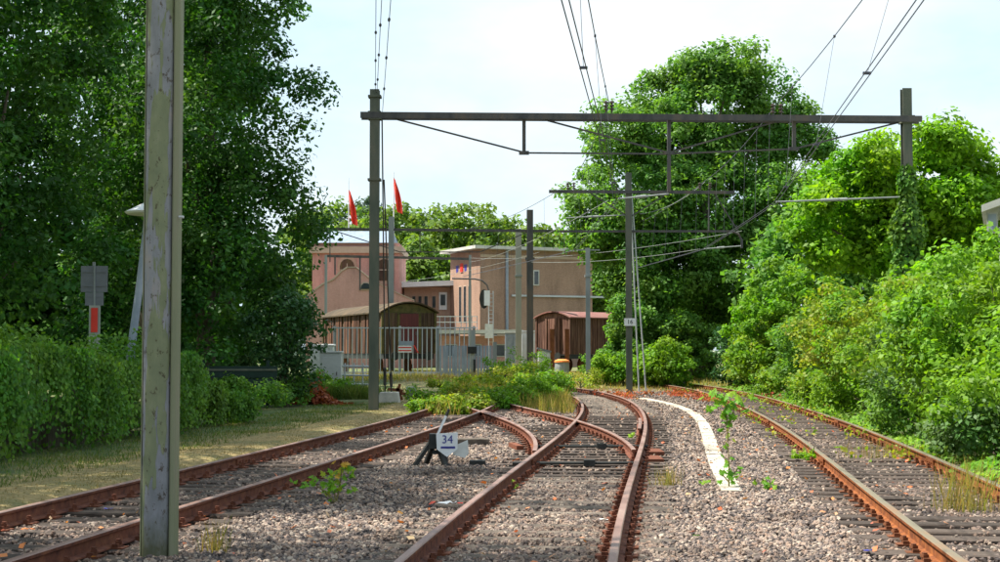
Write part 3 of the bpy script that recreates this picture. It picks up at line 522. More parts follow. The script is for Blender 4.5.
grass('dry_grass', 'short dry straw coloured grass on the verge left of the tracks', x, y, z - .01, .035, .010, M['gr_dry'])
x, y, z = spread(16000, 12, 46, lambda y: edgeL(y) - 3.6, lambda y: edgeL(y) - 1.3, 1.3)
grass('green_grass', 'green grass strip at the foot of the ivy hedge', x, y, z - .01, .07, .012, M['gr_green'])
# ------------------------------------------------------------------ foreground pole
b = G(159.5, 557, 0); pt = thing('catenary_pole', 'tall green pole in the foreground with flaking paint and grey patches', 'pole', (b.x, b.y, -.05))
mb = MB(); H = 9.4; mb.prism([(-.14, -.02)] + [(-.032 - .108 * math.cos(k * math.pi / 14), -.02 - .085 * math.sin(k * math.pi / 14)) for k in range(1, 14)] + [(.076, -.02), (.076, .03), (-.14, .03)], H, (0, 0, 0), (1, 0, 0), (0, 1, 0)); mb.build('shaft', M['pole'], pt, bevel=.006)
mb = MB(); mb.prism([(.079, -.045), (.095, -.058), (.115, -.052), (.128, -.03), (.130, .0), (.130, .10), (.079, .10)], H, (0, 0, 0), (1, 0, 0), (0, 1, 0)); mb.build('side_channel', M['pole_edge'], pt, bevel=.008)
mb = MB(); mb.prism([(-.152, -.035), (-.143, -.04), (-.143, .10), (-.152, .10)], H, (0, 0, 0), (1, 0, 0), (0, 1, 0)); mb.build('edge_strip', M['pole_edge'], pt)
mb = MB(); mb.tube([(.13, -.02, 2.78), (.17, -.03, 2.78)], .012, 6); mb.build('bolt', M['galv'], pt)
mb = MB(); mb.box((0, .01, .0), (.36, .3, .1)); mb.build('foot_block', M['steel_green'], pt, bevel=.02)
# ------------------------------------------------------------------ overhead line
def hmast(mb, x, y, z0, z1, w=.26, d=.26):
    for s in (-1, 1): mb.box((x, y + s * (d / 2 - .012), (z0 + z1) / 2), (w, .024, z1 - z0))
    mb.box((x, y, (z0 + z1) / 2), (.05, d - .05, z1 - z0))
def insul(mb, p, n=3, r=.07, h=.34):
    p = Vector(p); mb.tube([p, p + Vector((0, 0, h))], .025, 6)
    for i in range(n): q = p + Vector((0, 0, h * (.25 + .28 * i))); mb.tube([q, q + Vector((0, 0, .03)), q + Vector((0, 0, .05))], [r, r, r * .4], 8)
Y1 = 40.0; YR = 40.6
po = thing('overhead_line_portal', 'dark steel portal spanning the three tracks with braced cross beam', 'catenary portal', (X(374, Y1), Y1, 0))
def part(mb, name, m_, parent, **k): return mb.build(name, m_, parent, world=True, **k)
bm_ = MB(); xl, xr = X(374, Y1), X(909, YR)
hmast(bm_, xl, Y1, -.1, Z(90, Y1)); 
for py in (97, 113, 119, 180): bm_.box((xl, Y1, Z(py, Y1)), (.36, .34, .06))
part(bm_, 'mast', M['steel_green'], po)
bm_ = MB(); hmast(bm_, xr, YR, -.1, Z(89, YR)); bm_.box((xr, YR, Z(117, YR)), (.4, .34, .05)); bm_.box((xr, YR, Z(123, YR)), (.36, .34, .05)); part(bm_, 'mast', M['steel_green'], po)
zb = Z(116, Y1); zb2 = Z(120, YR)
mb = MB(); mb.bar((X(360, Y1), Y1 - .17, zb), (X(923, YR), YR - .17, zb2), .05, .17); mb.bar((X(360, Y1), Y1 + .17, zb), (X(923, YR), YR + .17, zb2), .05, .17); part(mb, 'cross_beam', M['steel_dark'], po)
def pz(px, py): t = (px - 374) / (909 - 374); return P(px, py, Y1 + (YR - Y1) * t)
for px, py in ((524, 153), (669, 192), (794, 150)):
    mb = MB(); mb.bar(pz(px, 118), pz(px, py), .10, .08); mb.box(pz(px, 153 if px != 794 else 149), (.28, .1, .1)); part(mb, 'post', M['steel_dark'], po)
for a_, b_ in (((395, 119), (522, 152)), ((524, 153), (669, 154)), ((545, 120), (669, 153)), ((669, 154), (794, 149)), ((669, 153), (775, 122)), ((794, 149), (897, 123))):
    mb = MB(); mb.bar(pz(*a_), pz(*b_), .045); part(mb, 'tie_rod', M['steel_dark'], po)
for px in (606, 612, 773, 781):
    mb = MB(); insul(mb, pz(px, 113 if px < 700 else 116)); part(mb, 'insulator', M['insulator'], po)
def regarm(mb, a_, b_): mb.tube([a_, b_], .024, 7); mb.tube([b_ + (a_ - b_) * .35, b_ + (a_ - b_) * .55], .045, 8)
mb = MB(); regarm(mb, pz(669, 194), pz(618, 199)); part(mb, 'registration_arm', M['wire_pale'], po)
mb = MB(); regarm(mb, pz(905, 197), pz(776, 202)); part(mb, 'registration_arm', M['wire_pale'], po)
# mast 16
Y2 = 58.0; x16 = X(629, Y2)
m16 = thing('overhead_line_mast', 'slim dark mast carrying the number 16 between middle and right tracks', 'catenary mast', (x16, Y2, 0))
mb = MB(); hmast(mb, x16, Y2, -.05, Z(173, Y2), .24, .24); part(mb, 'mast', M['steel_green'], m16)
mb = MB(); mb.bar((X(549, Y2), Y2 - .16, Z(192, Y2)), (X(734, Y2), Y2 - .16, Z(193, Y2)), .06, .13); part(mb, 'cross_arm', M['steel_dark'], m16)
mb = MB(); mb.bar((X(560, Y2), Y2 + .16, Z(231, Y2)), (X(736, Y2), Y2 + .16, Z(231, Y2)), .06, .09); mb.tube([(X(x_, Y2), Y2 + .16, Z(y_, Y2)) for x_, y_ in ((734, 231), (740, 234), (743, 240), (743, 248))], .05, 7); part(mb, 'lower_arm', M['steel_dark'], m16)
for a_, b_ in (((709, 193), (709, 231)), ((714, 193), (738, 231)), ((590, 193), (627, 216)), ((668, 193), (632, 216))):
    mb = MB(); mb.bar(P(*a_, Y2), P(*b_, Y2), .045); part(mb, 'brace', M['steel_dark'], m16)
for px in (568, 574, 700, 710):
    mb = MB(); insul(mb, P(px, 191, Y2)); part(mb, 'insulator', M['insulator'], m16)
mb = MB(); regarm(mb, P(741, 246, Y2), P(704, 249, Y2)); part(mb, 'registration_arm', M['wire_pale'], m16)
mb = MB(); regarm(mb, P(626, 215, Y2), P(566, 218, Y2)); part(mb, 'registration_arm', M['wire_pale'], m16)
mb = MB(); mb.box(P(630, 322, Y2 - .2), (.46, .02, .30)); pl = part(mb, 'number_plate', M['white'], m16)
q = P(630, 322, Y2 - .215); text('number', '16', .24, M['black'], pl, q - m16.location, (math.pi / 2, 0, 0))
for px, i in ((639, 0), (646, 1)):
    mb = MB(); mb.tube([P(630 + i, 186, Y2), P(px, 391, Y2 + 1.0)], .03, 6); tag(mb.build('guy_rod', M['galv']), ('pale guy rod leaning beside the number 16 mast, inner one', 'pale guy rod leaning beside the number 16 mast, outer one')[i], 'guy rod', 'guy rods of the number 16 mast')
# portal further back
Y3 = 77.0
p3 = thing('overhead_line_portal', 'farther grey portal with beam crossing in front of the brick building', 'catenary portal', (X(391, Y3), Y3, .4))
mb = MB(); hmast(mb, X(391, Y3), Y3, .3, Z(217, Y3), .28, .28); part(mb, 'mast', M['steel_grey'], p3)
mb = MB(); hmast(mb, X(530, Y3), Y3, .3, Z(210, Y3), .34, .3); mb.box((X(530, Y3), Y3, Z(259, Y3)), (.5, .44, .14)); part(mb, 'mast', M['steel_dark'], p3)
mb = MB(); mb.bar(P(318, 229, Y3), P(640, 232, Y3), .12, .14); part(mb, 'cross_beam', M['steel_dark'], p3)
for a_, b_ in (((335, 231), (400, 252)), ((400, 252), (480, 252)), ((480, 252), (528, 232)), ((420, 231), (420, 252)), ((330, 231), (330, 262))):
    mb = MB(); mb.bar(P(*a_, Y3), P(*b_, Y3), .05); part(mb, 'tie_rod', M['steel_dark'], p3)
Y4 = 96.0
p4 = thing('overhead_line_beam', 'thin lower cross beam with hanging posts before the pink building', 'catenary beam', P(400, 257, Y4))
mb = MB(); mb.bar(P(326, 256, Y4), P(470, 259, Y4), .14, .16); part(mb, 'cross_beam', M['steel_dark'], p4)
for px, y0, y1 in ((360, 257, 290), (335, 257, 275)):
    mb = MB(); mb.bar(P(px, y0, Y4), P(px, y1, Y4), .10, .10); part(mb, 'post', M['steel_dark'], p4)
mb = MB(); mb.bar((X(470, Y4), Y4, .4), P(470, 255, Y4), .16, .16); part(mb, 'mast', M['steel_grey'], p4)
mb = MB(); mb.bar((X(326, Y4), Y4, .4), P(326, 255, Y4), .16, .16); part(mb, 'mast', M['steel_grey'], p4)
for px, yt, Yd, w, m_, lb in ((518.5, 229, 84, .34, 'concrete_mast', 'pale concrete mast just left of the dark portal mast before the brick building'), (588, 248, 66.5, .2, 'steel_grey', 'grey steel mast standing in front of the red plank wagon')):
    t = thing('overhead_line_mast', lb, 'catenary mast', (X(px, Yd), Yd, .4)); mb = MB()
    if 'concrete' in m_: mb.prism([(-w / 2, -w / 2), (w / 2, -w / 2), (w / 2, w / 2), (-w / 2, w / 2)], Z(yt, Yd) - .3, (X(px, Yd), Yd, .3), (1, 0, 0), (0, 1, 0))
    else: hmast(mb, X(px, Yd), Yd, .3, Z(yt, Yd), w, w)
    part(mb, 'mast', M[m_], t); mb = MB(); mb.bar(P(px - 12, 250, Yd), P(px + 12, 250, Yd), .05); mb.box(P(px, 276, Yd), (w + .1, w + .1, .1)); part(mb, 'bracket', M['steel_grey'], t)
# wires
def sag(a_, b_, s, n=14): return [Vector(a_).lerp(Vector(b_), i / n) - Vector((0, 0, s * 4 * (i / n) * (1 - i / n))) for i in range(n + 1)]
def catenary(label, cont, mess, sg, r=1.0, drops=7, pair=True):
    """cont / mess: lists of points at successive supports"""
    t = thing('overhead_wire', label, 'overhead wire', cont[0]); mp_ = []; cp = []
    for i in range(len(cont) - 1):
        mp_ += sag(mess[i], mess[i + 1], sg[i]); cp += sag(cont[i], cont[i + 1], .02)
    mb = MB(); mb.tube(mp_, .011 * r, 5); part(mb, 'messenger_wire', M['wire'], t)
    for o_ in ((-.045, .045) if pair else (0,)):
        mb = MB(); mb.tube([p + Vector((o_, 0, 0)) for p in cp], .009 * r, 5); part(mb, 'contact_wire', M['wire'], t)
    for i in range(len(cont) - 1):
        a_ = sag(mess[i], mess[i + 1], sg[i], drops * 2); b_ = sag(cont[i], cont[i + 1], .02, drops * 2)
        for k in range(1, drops * 2, 2):
            mb = MB(); mb.tube([a_[k], b_[k]], .0045 * r, 4); q_ = .6 if i else 1.0; mb.box(b_[k] + Vector((0, 0, .02)), (.12 * q_, .04, .04 * q_)); mb.box(a_[k], (.04 * q_, .06, .05 * q_)); part(mb, 'dropper', M['wire'], t)
    return t
cM = [Vector((-2.4, -12, 5.86)), Vector(P(618, 199, Y1)), Vector(P(575, 250, Y2)), Vector((-2, 78, 5.7))]
mM = [Vector((-2.2, -12, 8.6)), Vector(pz(609, 103)), Vector(P(571, 182, Y2)), Vector((-1.6, 78, 8.3))]
catenary('paired contact wires and carrier wire hanging over the middle track', cM, mM, (.85, .25, .3))
cR = [Vector((1.6, -12, 5.83)), Vector(P(775, 203, Y1)), Vector(P(704, 249, Y2)), Vector((6.0, 78, 5.8))]
mR = [Vector((3.2, -12, 8.7)), Vector(pz(777, 104)), Vector(P(705, 181, Y2)), Vector((6.4, 78, 8.3))]
catenary('paired contact wires and carrier wire hanging over the right track', cR, mR, (.85, .2, .3))
mt = P(375, 92, Y1)
for i, (p_, q_, nb) in enumerate((((376, 0, 30.0), (375.4, 92, 40), 3), ((381.5, 0, 29.0), (377, 93, 40), 4), ((390.5, 0, 28.5), (382.5, 112, 40), 3))):
    a_, b_ = P(*p_), P(*q_); e_ = a_ + (a_ - b_) * 2.6; mb = MB(); t = thing('stay_wire', ('leftmost of three thin wires running up from the left portal mast', 'middle of three thin wires running up from the left portal mast', 'rightmost of three thin wires running up from the left portal mast')[i], 'wire', b_, group='wires above the left portal mast')
    mb.tube(sag(b_, e_, .1), .008, 5); part(mb, 'strand', M['wire'], t); mb = MB()
    for k in range(nb): mb.tube([b_.lerp(a_, .1 + .3 * k + .08 * i), b_.lerp(a_, .1 + .3 * k + .08 * i + .012)], .03, 6)
    part(mb, 'clamp', M['wire'], t)
for i, (a_, b_) in enumerate((((382, 120, 40.1), (385, 392, 46.4)), ((384, 180, 40.1), (391.5, 392, 46.4)))):
    mb = MB(); mb.tube([P(*a_), P(*b_)], .022, 5); mb.tube([P(*b_).lerp(P(*a_), .03), P(*b_).lerp(P(*a_), .10)], .05, 6); tag(mb.build('guy_rod', M['steel_dark']), ('dark guy rod from the left portal mast to the concrete anchor block, left one', 'dark guy rod from the left portal mast to the concrete anchor block, right one')[i], 'guy rod', 'guy rods of the left portal mast')
for i, (a_, b_, s) in enumerate(((P(609, 200, Y1), P(470, 262, 96), .3), (P(700, 249, Y2), P(530, 262, Y3), .2), (P(470, 258, 96), P(742, 231, Y2), .4), (P(540, 252, Y3), P(400, 282, 96), .2), (P(640, 214, Y2), P(705, 182, Y2), .25))):
    mb = MB(); mb.tube(sag(a_, b_, s), .009, 5); tag(mb.build('feeder_wire', M['wire_pale']), ('pale wire from the big portal down to the beam before the pink building', 'pale wire from the right arm of mast 16 to the dark portal mast', 'pale wire from the lower arm of mast 16 across to the far thin mast', 'pale wire between dark portal mast and the pink building beam', 'short pale sagging wire beside the top of mast 16')[i], 'wire')
# ------------------------------------------------------------------ switch lever with plate 34
lp = G(434, 466, 0); lv = thing('switch_lever', 'black hand switch lever with white plate numbered 34 beside the rails', 'switch lever', (lp.x, lp.y, 0)); YL = lp.y
def L2(px, py, dy=0): return P(px, py, YL + dy) - lv.location
mb = MB()
for a_, b_, dy in (((434, 437), (413, 468), -.1), ((436, 440), (446, 468), -.12), ((433, 445), (426, 464), .25), ((432, 452), (444, 452), 0)): mb.bar(L2(a_[0], a_[1], 0), L2(b_[0], b_[1], dy), .07, .06)
mb.box(L2(434, 441), (.14, .16, .22)); mb.build('stand', M['black'], lv, bevel=.01)
mb = MB(); mb.bar(L2(437, 436), L2(446, 416), .10, .035); mb.build('lever_arm', M['white'], lv)
mb = MB(); mb.tube([L2(446, 417), L2(449, 409)], .022, 8); mb.build('grip', M['black'], lv)
mb = MB(); mb.bar(L2(446, 452), L2(446, 469), .06, .04); mb.build('plate_post', M['steel_dark'], lv)
k_ = F / YL; mb = MB(); mb.prism([(-.155, .12), (.155, .14), (.15, -.10), (.0, -.21), (-.145, -.10)], .012, L2(447, 442, -.14), (1, 0, 0), (0, 0, 1)); pl = mb.build('number_plate', M['white'], lv)
text('number', '34', .165, M['blue'], pl, L2(447.4, 439.6, -.156), (math.pi / 2, 0, 0))
mb = MB(); mb.box(L2(448, 447.3, -.156), (.205, .004, .03)); mb.build('bar_mark', M['blue'], pl)
mb = MB(); mb.prism([(-.02, .02), (.14, .09), (.155, -.10), (.10, -.17), (-.08, -.12)], .01, L2(458, 446, -.03), (1, 0, 0), (0, 0, 1)); mb.build('counter_plate', M['offwhite'], lv)
mb = MB(); mb.tube([L2(444, 466), L2(455, 465), L2(466, 468), L2(500, 468.5), L2(530, 466)], .018, 6); mb.build('pull_rod', M['black'], lv)
mb = MB(); mb.box(L2(477.5, 464.5), (.23, .16, .13)); mb.build('rod_box', M['black'], lv, bevel=.01)
# far lever and anchor block
q = G(407, 402, .03); lv2 = thing('switch_lever', 'small rusty switch lever with white numbered plate beside the anchor block', 'switch lever', (q.x, q.y, .03)); YF = q.y
def L3(px, py, dy=0): return P(px, py, YF + dy) - lv2.location
mb = MB()
for a_, b_ in (((388, 389), (398, 390)), ((398, 390), (402, 400)), ((398, 390), (400, 384)), ((400, 393), (406, 394)), ((396, 389), (403, 391))): mb.bar(L3(*a_), L3(*b_), .09)
mb.build('stand', M['rust'], lv2)
mb = MB(); mb.box(L3(411, 390.5, -.1), (.33, .02, .27)); pl = mb.build('number_plate', M['offwhite'], lv2); text('number', '8', .16, M['blue'], pl, L3(411, 390.5, -.115), (math.pi / 2, 0, 0))
mb = MB(); mb.bar(L3(410, 395), L3(410, 401), .14, .1); mb.build('plate_post', M['galv'], lv2)
q = G(389, 403, .03); mb = MB(); mb.prism([(-.36, 0), (.36, 0), (.30, .38), (-.28, .38)], .6, (0, .3, 0), (1, 0, 0), (0, 0, 1)); o = mb.build('anchor_block', M['concrete'], bevel=.03); o.location = (q.x, q.y, 0); tag(o, 'squat concrete anchor block holding the guy rods beside the portal mast', 'concrete block')
# ------------------------------------------------------------------ cable trough of pale slabs
tp = np.array([(1.62 * F / (py - HOR), (px - CX) / F * 1.62 * F / (py - HOR)) for px, py in ((727, 487), (719, 468), (714, 450), (708, 437), (702, 425), (695, 417), (687, 410), (672, 404), (658, 401), (640, 398))])
cf = np.polyfit(tp[:, 0] - 32, tp[:, 1], 3); TR = lambda y: np.polyval(cf, np.asarray(y) - 32)
ct = thing('cable_trough', 'pale concrete cable trough curving through the ballast right of the middle track', 'cable trough', (float(TR(17.3)), 17.3, 0))
y = 17.0
while y < 51:
    y2 = y + 1.0; a_, b_ = Vector((float(TR(y + .006)), y + .006, -.004)), Vector((float(TR(y2 - .006)), y2 - .006, -.004)); mb = MB(); mb.bar(a_ + Vector((0, 0, random.uniform(-.006, .006))), b_ + Vector((random.uniform(-.012, .012), 0, random.uniform(-.006, .006))), .24, .08); part(mb, 'cover_slab', M['trough'], ct); y = y2
# ------------------------------------------------------------------ left side furniture
YS = 31.0; st = thing('track_sign', 'back of two grey sign plates on a post above the ivy hedge', 'sign', (X(94, YS), YS, 0))
mb = MB(); mb.bar((X(94, YS), YS + .03, 0), P(94, 262, YS + .03), .05, .05); mb.bar(P(94.5, 312, YS - .03), P(94.5, 266, YS - .03), .035, .02); part(mb, 'pole', M['steel_grey'], st)
mb = MB(); mb.box(P(94.3, 279, YS), (.57, .02, .56)); part(mb, 'upper_plate', M['grey_plate'], st)
mb = MB(); mb.box(P(94.3, 299, YS - .01), (.39, .02, .28)); part(mb, 'lower_plate', M['grey_plate'], st)
for py, w in ((272, .50), (286, .50), (297, .34)):
    mb = MB(); mb.box(P(94.3, py, YS - .025), (w, .012, .014)); part(mb, 'clamp_rail', M['grey_plate'], st)
mb = MB(); mb.box(P(94.5, 330, YS - .02) + Vector((0, 0, -.2)), (.23, .05, 1.45)); part(mb, 'post', M['cabinet_green'], st)
mb = MB(); mb.box(P(94.3, 320, YS - .06), (.14, .012, .52)); pn = part(mb, 'red_panel', M['red'], st); mb = MB(); r_ = random.Random(3)
for k in range(8):
    c_ = P(94.3, 310.3 + k * 2.75, YS - .07); mb.box(c_ + Vector((-.02, 0, 0)), (.012, .006, .036)); mb.box(c_ + Vector((.018, 0, r_.uniform(-.01, .01))), (.012, .006, .03)); mb.box(c_ + Vector((0, 0, r_.choice((-.014, 0, .014)))), (.04, .006, .008))
part(mb, 'lettering', M['offwhite'], pn)
YP = 29.0; la = thing('street_lamp', 'leaning grey street lamp with pale conical cap behind the foreground pole', 'street lamp', (X(131, YP), YP, 0))
mb = MB(); mb.tube([(X(128, YP), YP, 0), P(131, 350, YP), P(139, 290, YP), P(145, 235, YP), P(147, 212, YP)], [.09, .085, .075, .06, .055], 10); part(mb, 'pole', M['bluegrey'], la)
mb = MB(); c_ = P(150, 211, YP); mb.tube([c_ + Vector((0, 0, -.07)), c_ + Vector((0, 0, -.03)), c_ + Vector((0, 0, .16)), c_ + Vector((0, 0, .20))], [.46, .50, .12, .03], 20); part(mb, 'lamp_shade', M['white'], la)
mb = MB(); mb.tube([c_ + Vector((0, 0, -.16)), c_ + Vector((0, 0, -.06))], [.10, .16], 12); part(mb, 'lamp_bowl', M['offwhite'], la)
YB = 41.0; db = thing('board_screen', 'dark green board screen half hidden between hedge and ivy tree', 'screen', (X(235, YB), YB, 0))
for k in range(3):
    mb = MB(); mb.box((X(235, YB), YB, .2 + .36 * k + .16), (2.4, .05, .33)); part(mb, 'board', M['darkgreen'], db)
for px in (203, 268):
    mb = MB(); mb.box((X(px, YB), YB + .06, .7), (.09, .07, 1.42)); part(mb, 'post', M['darkgreen'], db)
mb = MB(); mb.box((X(235, YB), YB - .045, 1.14), (2.4, .03, .05)); part(mb, 'rail', M['steel_green'], db)
for (xa, xb, yt, Yc, lb, m_, capm) in ((311, 334, 346, 54, 'white topped trackside cabinet behind the smaller grey one', 'offwhite', 'white'), (321, 342, 353, 52, 'smaller grey trackside cabinet beside the low white railing', 'cabinet', 'cabinet')):
    zc = float(ground_z(X(xa, Yc), Yc)); t = thing('relay_cabinet', lb, 'cabinet', ((X(xa, Yc) + X(xb, Yc)) / 2, Yc, zc)); w = X(xb, Yc) - X(xa, Yc); h = Z(yt, Yc) - zc
    mb = MB(); mb.box((0, 0, h / 2), (w, .5, h)); mb.build('body', M[m_], t, bevel=.015); mb = MB(); mb.box((0, 0, h + .035), (w + .08, .58, .07)); mb.build('lid', M[capm], t, bevel=.02)
    mb = MB(); mb.box((0, -.262, h / 2), (w * .82, .02, h * .8)); d_ = mb.build('door', M[m_], t, bevel=.006); mb = MB(); mb.box((w * .3, -.285, h / 2), (.03, .03, .12)); mb.build('handle', M['steel_dark'], d_)
YW = 51.0; z0 = float(ground_z(X(355, YW), YW)); rl = thing('low_railing', 'low white tubular railing between the cabinet and the portal mast', 'railing', (X(355, YW), YW, z0))
for py in (366, 375, 384): mb = MB(); mb.tube([P(342, py, YW), P(372, py + .5, YW)], .035, 7); part(mb, 'rail', M['galv'], rl)
for px in (345, 354, 363, 370): mb = MB(); mb.tube([(X(px, YW), YW, z0 - .1), P(px, 363, YW)], .03, 7); part(mb, 'post', M['galv'], rl)
# palisade fence
YN = 68.0; zf = .40; k1 = F / YN
fe = thing('palisade_fence', 'grey steel palisade fence with thin bars in front of the brown wagon', 'fence', (X(335, YN), YN, zf))
ztop, zbot = Z(327, YN), Z(374, YN)
for z_, w in ((ztop - .04, .06), (zbot + .06, .10)): mb = MB(); mb.bar((X(332, YN), YN, z_), (X(476, YN), YN, z_), .05, w); part(mb, 'rail', M['galv'], fe)
mb0 = MB(); mb0.box((0, 0, (ztop - zbot) / 2), (.045, .03, ztop - zbot)); bar_me = mb0.mesh('bar', M['galv'])
px = 334.0
while px < 472: link('bar', bar_me, fe, Vector((X(px, YN), YN, zbot)) - fe.location); px += 4.65
for px_ in (335, 400, 438, 474): mb = MB(); mb.box((X(px_, YN), YN + .06, (ztop + zf) / 2 - .1), (.12, .08, ztop - zf + .3)); part(mb, 'post', M['steel_grey'], fe)
mb = MB(); mb.box((X(405, YN), YN, zf + .02), (X(476, YN) - X(334, YN), .2, .36)); part(mb, 'plinth', M['concrete'], fe)
gt = thing('steel_gate', 'blue grey corrugated steel gate leaf right of the palisade bars', 'gate', (X(440, YN), YN - .25, zf)); zt = Z(344, YN)
px = 441.0
while px < 495: mb = MB(); mb.box((X(px, YN), YN - .25 + random.uniform(-.04, .04), (zt + zf) / 2 - .05), (.115, .05, zt - zf - .05)); part(mb, 'slat', M['bluegrey'], gt); px += 3.1
for px_ in (473, 495): mb = MB(); mb.box((X(px_, YN), YN - .33, (zf + Z(330 if px_ < 480 else 342, YN)) / 2 - .1), (.17, .1, Z(330 if px_ < 480 else 342, YN) - zf + .2)); part(mb, 'post', M['steel_grey'], gt)
mb = MB(); mb.box(P(472, 350, YN - .42), (.40, .1, .32)); part(mb, 'lock_box', M['black'], gt)
mb = MB(); mb.box(P(474.5, 366, YN - .42), (.10, .1, .62)); part(mb, 'bolt', M['black'], gt)
sg = thing('warning_board', 'white and red striped board hung on the palisade bars', 'sign', P(405, 349, YN - .1)); mb = MB(); mb.box((0, 0, 0), (.64, .02, .32)); mb.build('board', M['white'], sg)
for dz in (.07, -.07): mb = MB(); mb.box((0, -.013, dz), (.60, .006, .06)); mb.build('stripe', M['red'], sg)
mb = MB(); mb.box((.06, .01, .27), (.7, .03, .2)); mb.build('backing', M['bluegrey'], sg); mb = MB(); mb.bar((.42, .0, .18), (.62, .0, -.18), .05); mb.build('brace', M['red'], sg)
# ------------------------------------------------------------------ wagons
def arc(w, h, n=11): return [(-w / 2 + w * i / (n - 1), h * (1 - (2 * i / (n - 1) - 1) ** 2)) for i in range(n)]
def wagon(label, loc, rz, W_, L, zfl, zev, rise_, side, endm, roofm, post, door, openings=False, pw=.2):
    t = thing('freight_wagon', label, 'wagon', loc, rz)
    mb = MB(); mb.box((0, L / 2, zfl - .14), (W_ - .1, L - .02, .26)); mb.build('underframe', M['black'], t)
    for sx in (-1, 1):
        for yy in (L * .22, L * .78):
            mb = MB(); mb.tube([(sx * .72, yy, .48), (sx * .84, yy, .48)], [.48, .46], 18); mb.tube([(sx * .70, yy, .48), (sx * .73, yy, .48)], .52, 18); mb.tube([(sx * .84, yy, .48), (sx * 1.0, yy, .48)], .11, 8); mb.build('wheel', M['rust'], t)
        mb = MB(); mb.tube([(sx * .88, .02, zfl - .12), (sx * .88, -.45, zfl - .12), (sx * .88, -.47, zfl - .12), (sx * .88, -.52, zfl - .12)], [.08, .08, .22, .22], 12); mb.build('buffer', M['black'], t)
    mb = MB(); mb.box((0, L / 2, (zfl + zev) / 2), (W_ - .12, L - .12, zev - zfl - .02)); mb.build('lining', M['wood_dark'], t)
    n = int(W_ / pw)
    for yy, sgn in ((-.0, -1), (L, 1)):
        for i in range(n): mb = MB(); mb.box((-W_ / 2 + W_ * (i + .5) / n, yy - sgn * .02 + random.uniform(-.008, .008), (zfl + zev) / 2), (W_ / n - .025, .05, zev - zfl)); mb.build('plank', endm, t)
    n = int(L / pw)
    for sx in (-1, 1):
        for i in range(n):
            if openings and sx < 0 and i % 9 in (2, 3, 6): continue
            mb = MB(); mb.box((sx * (W_ / 2 - .02) + random.uniform(-.008, .008), .06 + (L - .12) * (i + .5) / n, (zfl + zev) / 2), (.05, (L - .12) / n - .025, zev - zfl)); mb.build('plank', side, t)
    for sx in (-1, 1):
        for yy in (0, L): mb = MB(); mb.box((sx * (W_ / 2 + .01), yy, (zfl + zev) / 2), (.12, .14, zev - zfl + .02)); mb.build('corner_post', post, t)
        mb = MB(); mb.box((sx * W_ * .2, -.045, (zfl + zev) / 2), (.13, .06, zev - zfl - .02)); mb.build('end_post', post, t)
    a_ = arc(W_ + .04, rise_ - .06); mb = MB(); mb.prism(a_, L - .04, (0, L - .02, zev), (1, 0, 0), (0, 0, 1)); mb.build('gable', M['moss_paint'] if door else endm, t)
    o_ = arc(W_ + .34, rise_); u_ = [(x_, z_ - .07) for x_, z_ in reversed(o_)]; mb = MB(); mb.prism(o_ + u_, L + .3, (0, L + .15, zev + .06), (1, 0, 0), (0, 0, 1)); mb.build('roof', roofm, t)
    if door: mb = MB(); mb.box((0, -.055, zfl + (zev - zfl) * .5), (W_ * .36, .04, (zev - zfl) * .96)); d_ = mb.build('door', M['maroon'], t); mb = MB(); mb.box((.35, -.09, zfl + 1.0), (.05, .04, .2)); mb.build('handle', M['steel_dark'], d_)
    return t
zw = .42
wagon('old brown wagon with arched mossy roof standing behind the palisade fence', (X(409, 73), 73, zw), rad(21), 2.75, 12.0, 1.15, Z(313, 73) - zw, .52, M['wood_orange'], M['wood_dark'], M['roof_tan'], M['moss_paint'], True, True)
cx_ = X(570, 83); R_ = Matrix.Rotation(rad(-48), 3, 'Z'); wl = Vector((cx_, 83, zw)) - R_ @ Vector((1.38, 0, 0))
wagon('weathered red plank wagon with red roof beside the tree', tuple(wl), rad(-48), 2.75, 8.0, 1.1, Z(318, 83) - zw, .36, M['wood_red'], M['wood_red'], M['roof_red'], M['wood_red'], False)
for px, lb in ((552, 'rusty upright post before the red plank wagon, left one'), (567, 'rusty upright post before the red plank wagon, right one')):
    mb = MB(); hmast(mb, X(px, 79), 79, .3, Z(329, 79), .24, .2); tag(mb.build('buffer_post', M['rust']), lb, 'post', 'rusty posts before the red wagon')
q = P(562, 361, 74); t = thing('barrel', 'grey barrel with orange lid in the weeds before the red wagon', 'barrel', (q.x, q.y, .38)); mb = MB(); mb.tube([(0, 0, 0), (0, 0, .25), (0, 0, .5), (0, 0, q.z - .44)], [.34, .37, .37, .34], 16); mb.build('body', M['steel_grey'], t); mb = MB(); mb.tube([(0, 0, q.z - .44), (0, 0, q.z - .36), (0, 0, q.z - .28)], [.39, .38, .2], 16); mb.build('lid', M['orange'], t)
for px0, px1, pt_, pb_, Yc, lb, m_ in ((505, 521, 333, 358, 88, 'blue grey container with pale lid behind the concrete mast', 'bluegrey'), (521, 536, 332, 358, 89, 'white utility cabinet behind the dark portal mast', 'white'), (538, 550, 351, 366, 72, 'small grey box with tilted lid in the weeds left of the orange barrel', 'cabinet')):
    zz = .42; w = X(px1, Yc) - X(px0, Yc); h = Z(pt_, Yc) - zz; t = thing('utility_box', lb, 'box', ((X(px0, Yc) + X(px1, Yc)) / 2, Yc, zz)); mb = MB(); mb.box((0, 0, h / 2), (w, .7, h)); mb.build('body', M[m_], t, bevel=.02)
    mb = MB(); mb.box((0, 0, h + .05), (w + .12, .8, .09), rot=Matrix.Rotation(.25 if 'tilted' in lb else 0, 3, 'Y')); mb.build('lid', M['white'] if m_ != 'cabinet' else M['grey_plate'], t)
    for k in (-1, 1): mb = MB(); mb.box((k * w * .24, -.36, h / 2), (w * .42, .03, h * .84)); mb.build('door', M[m_], t, bevel=.008)
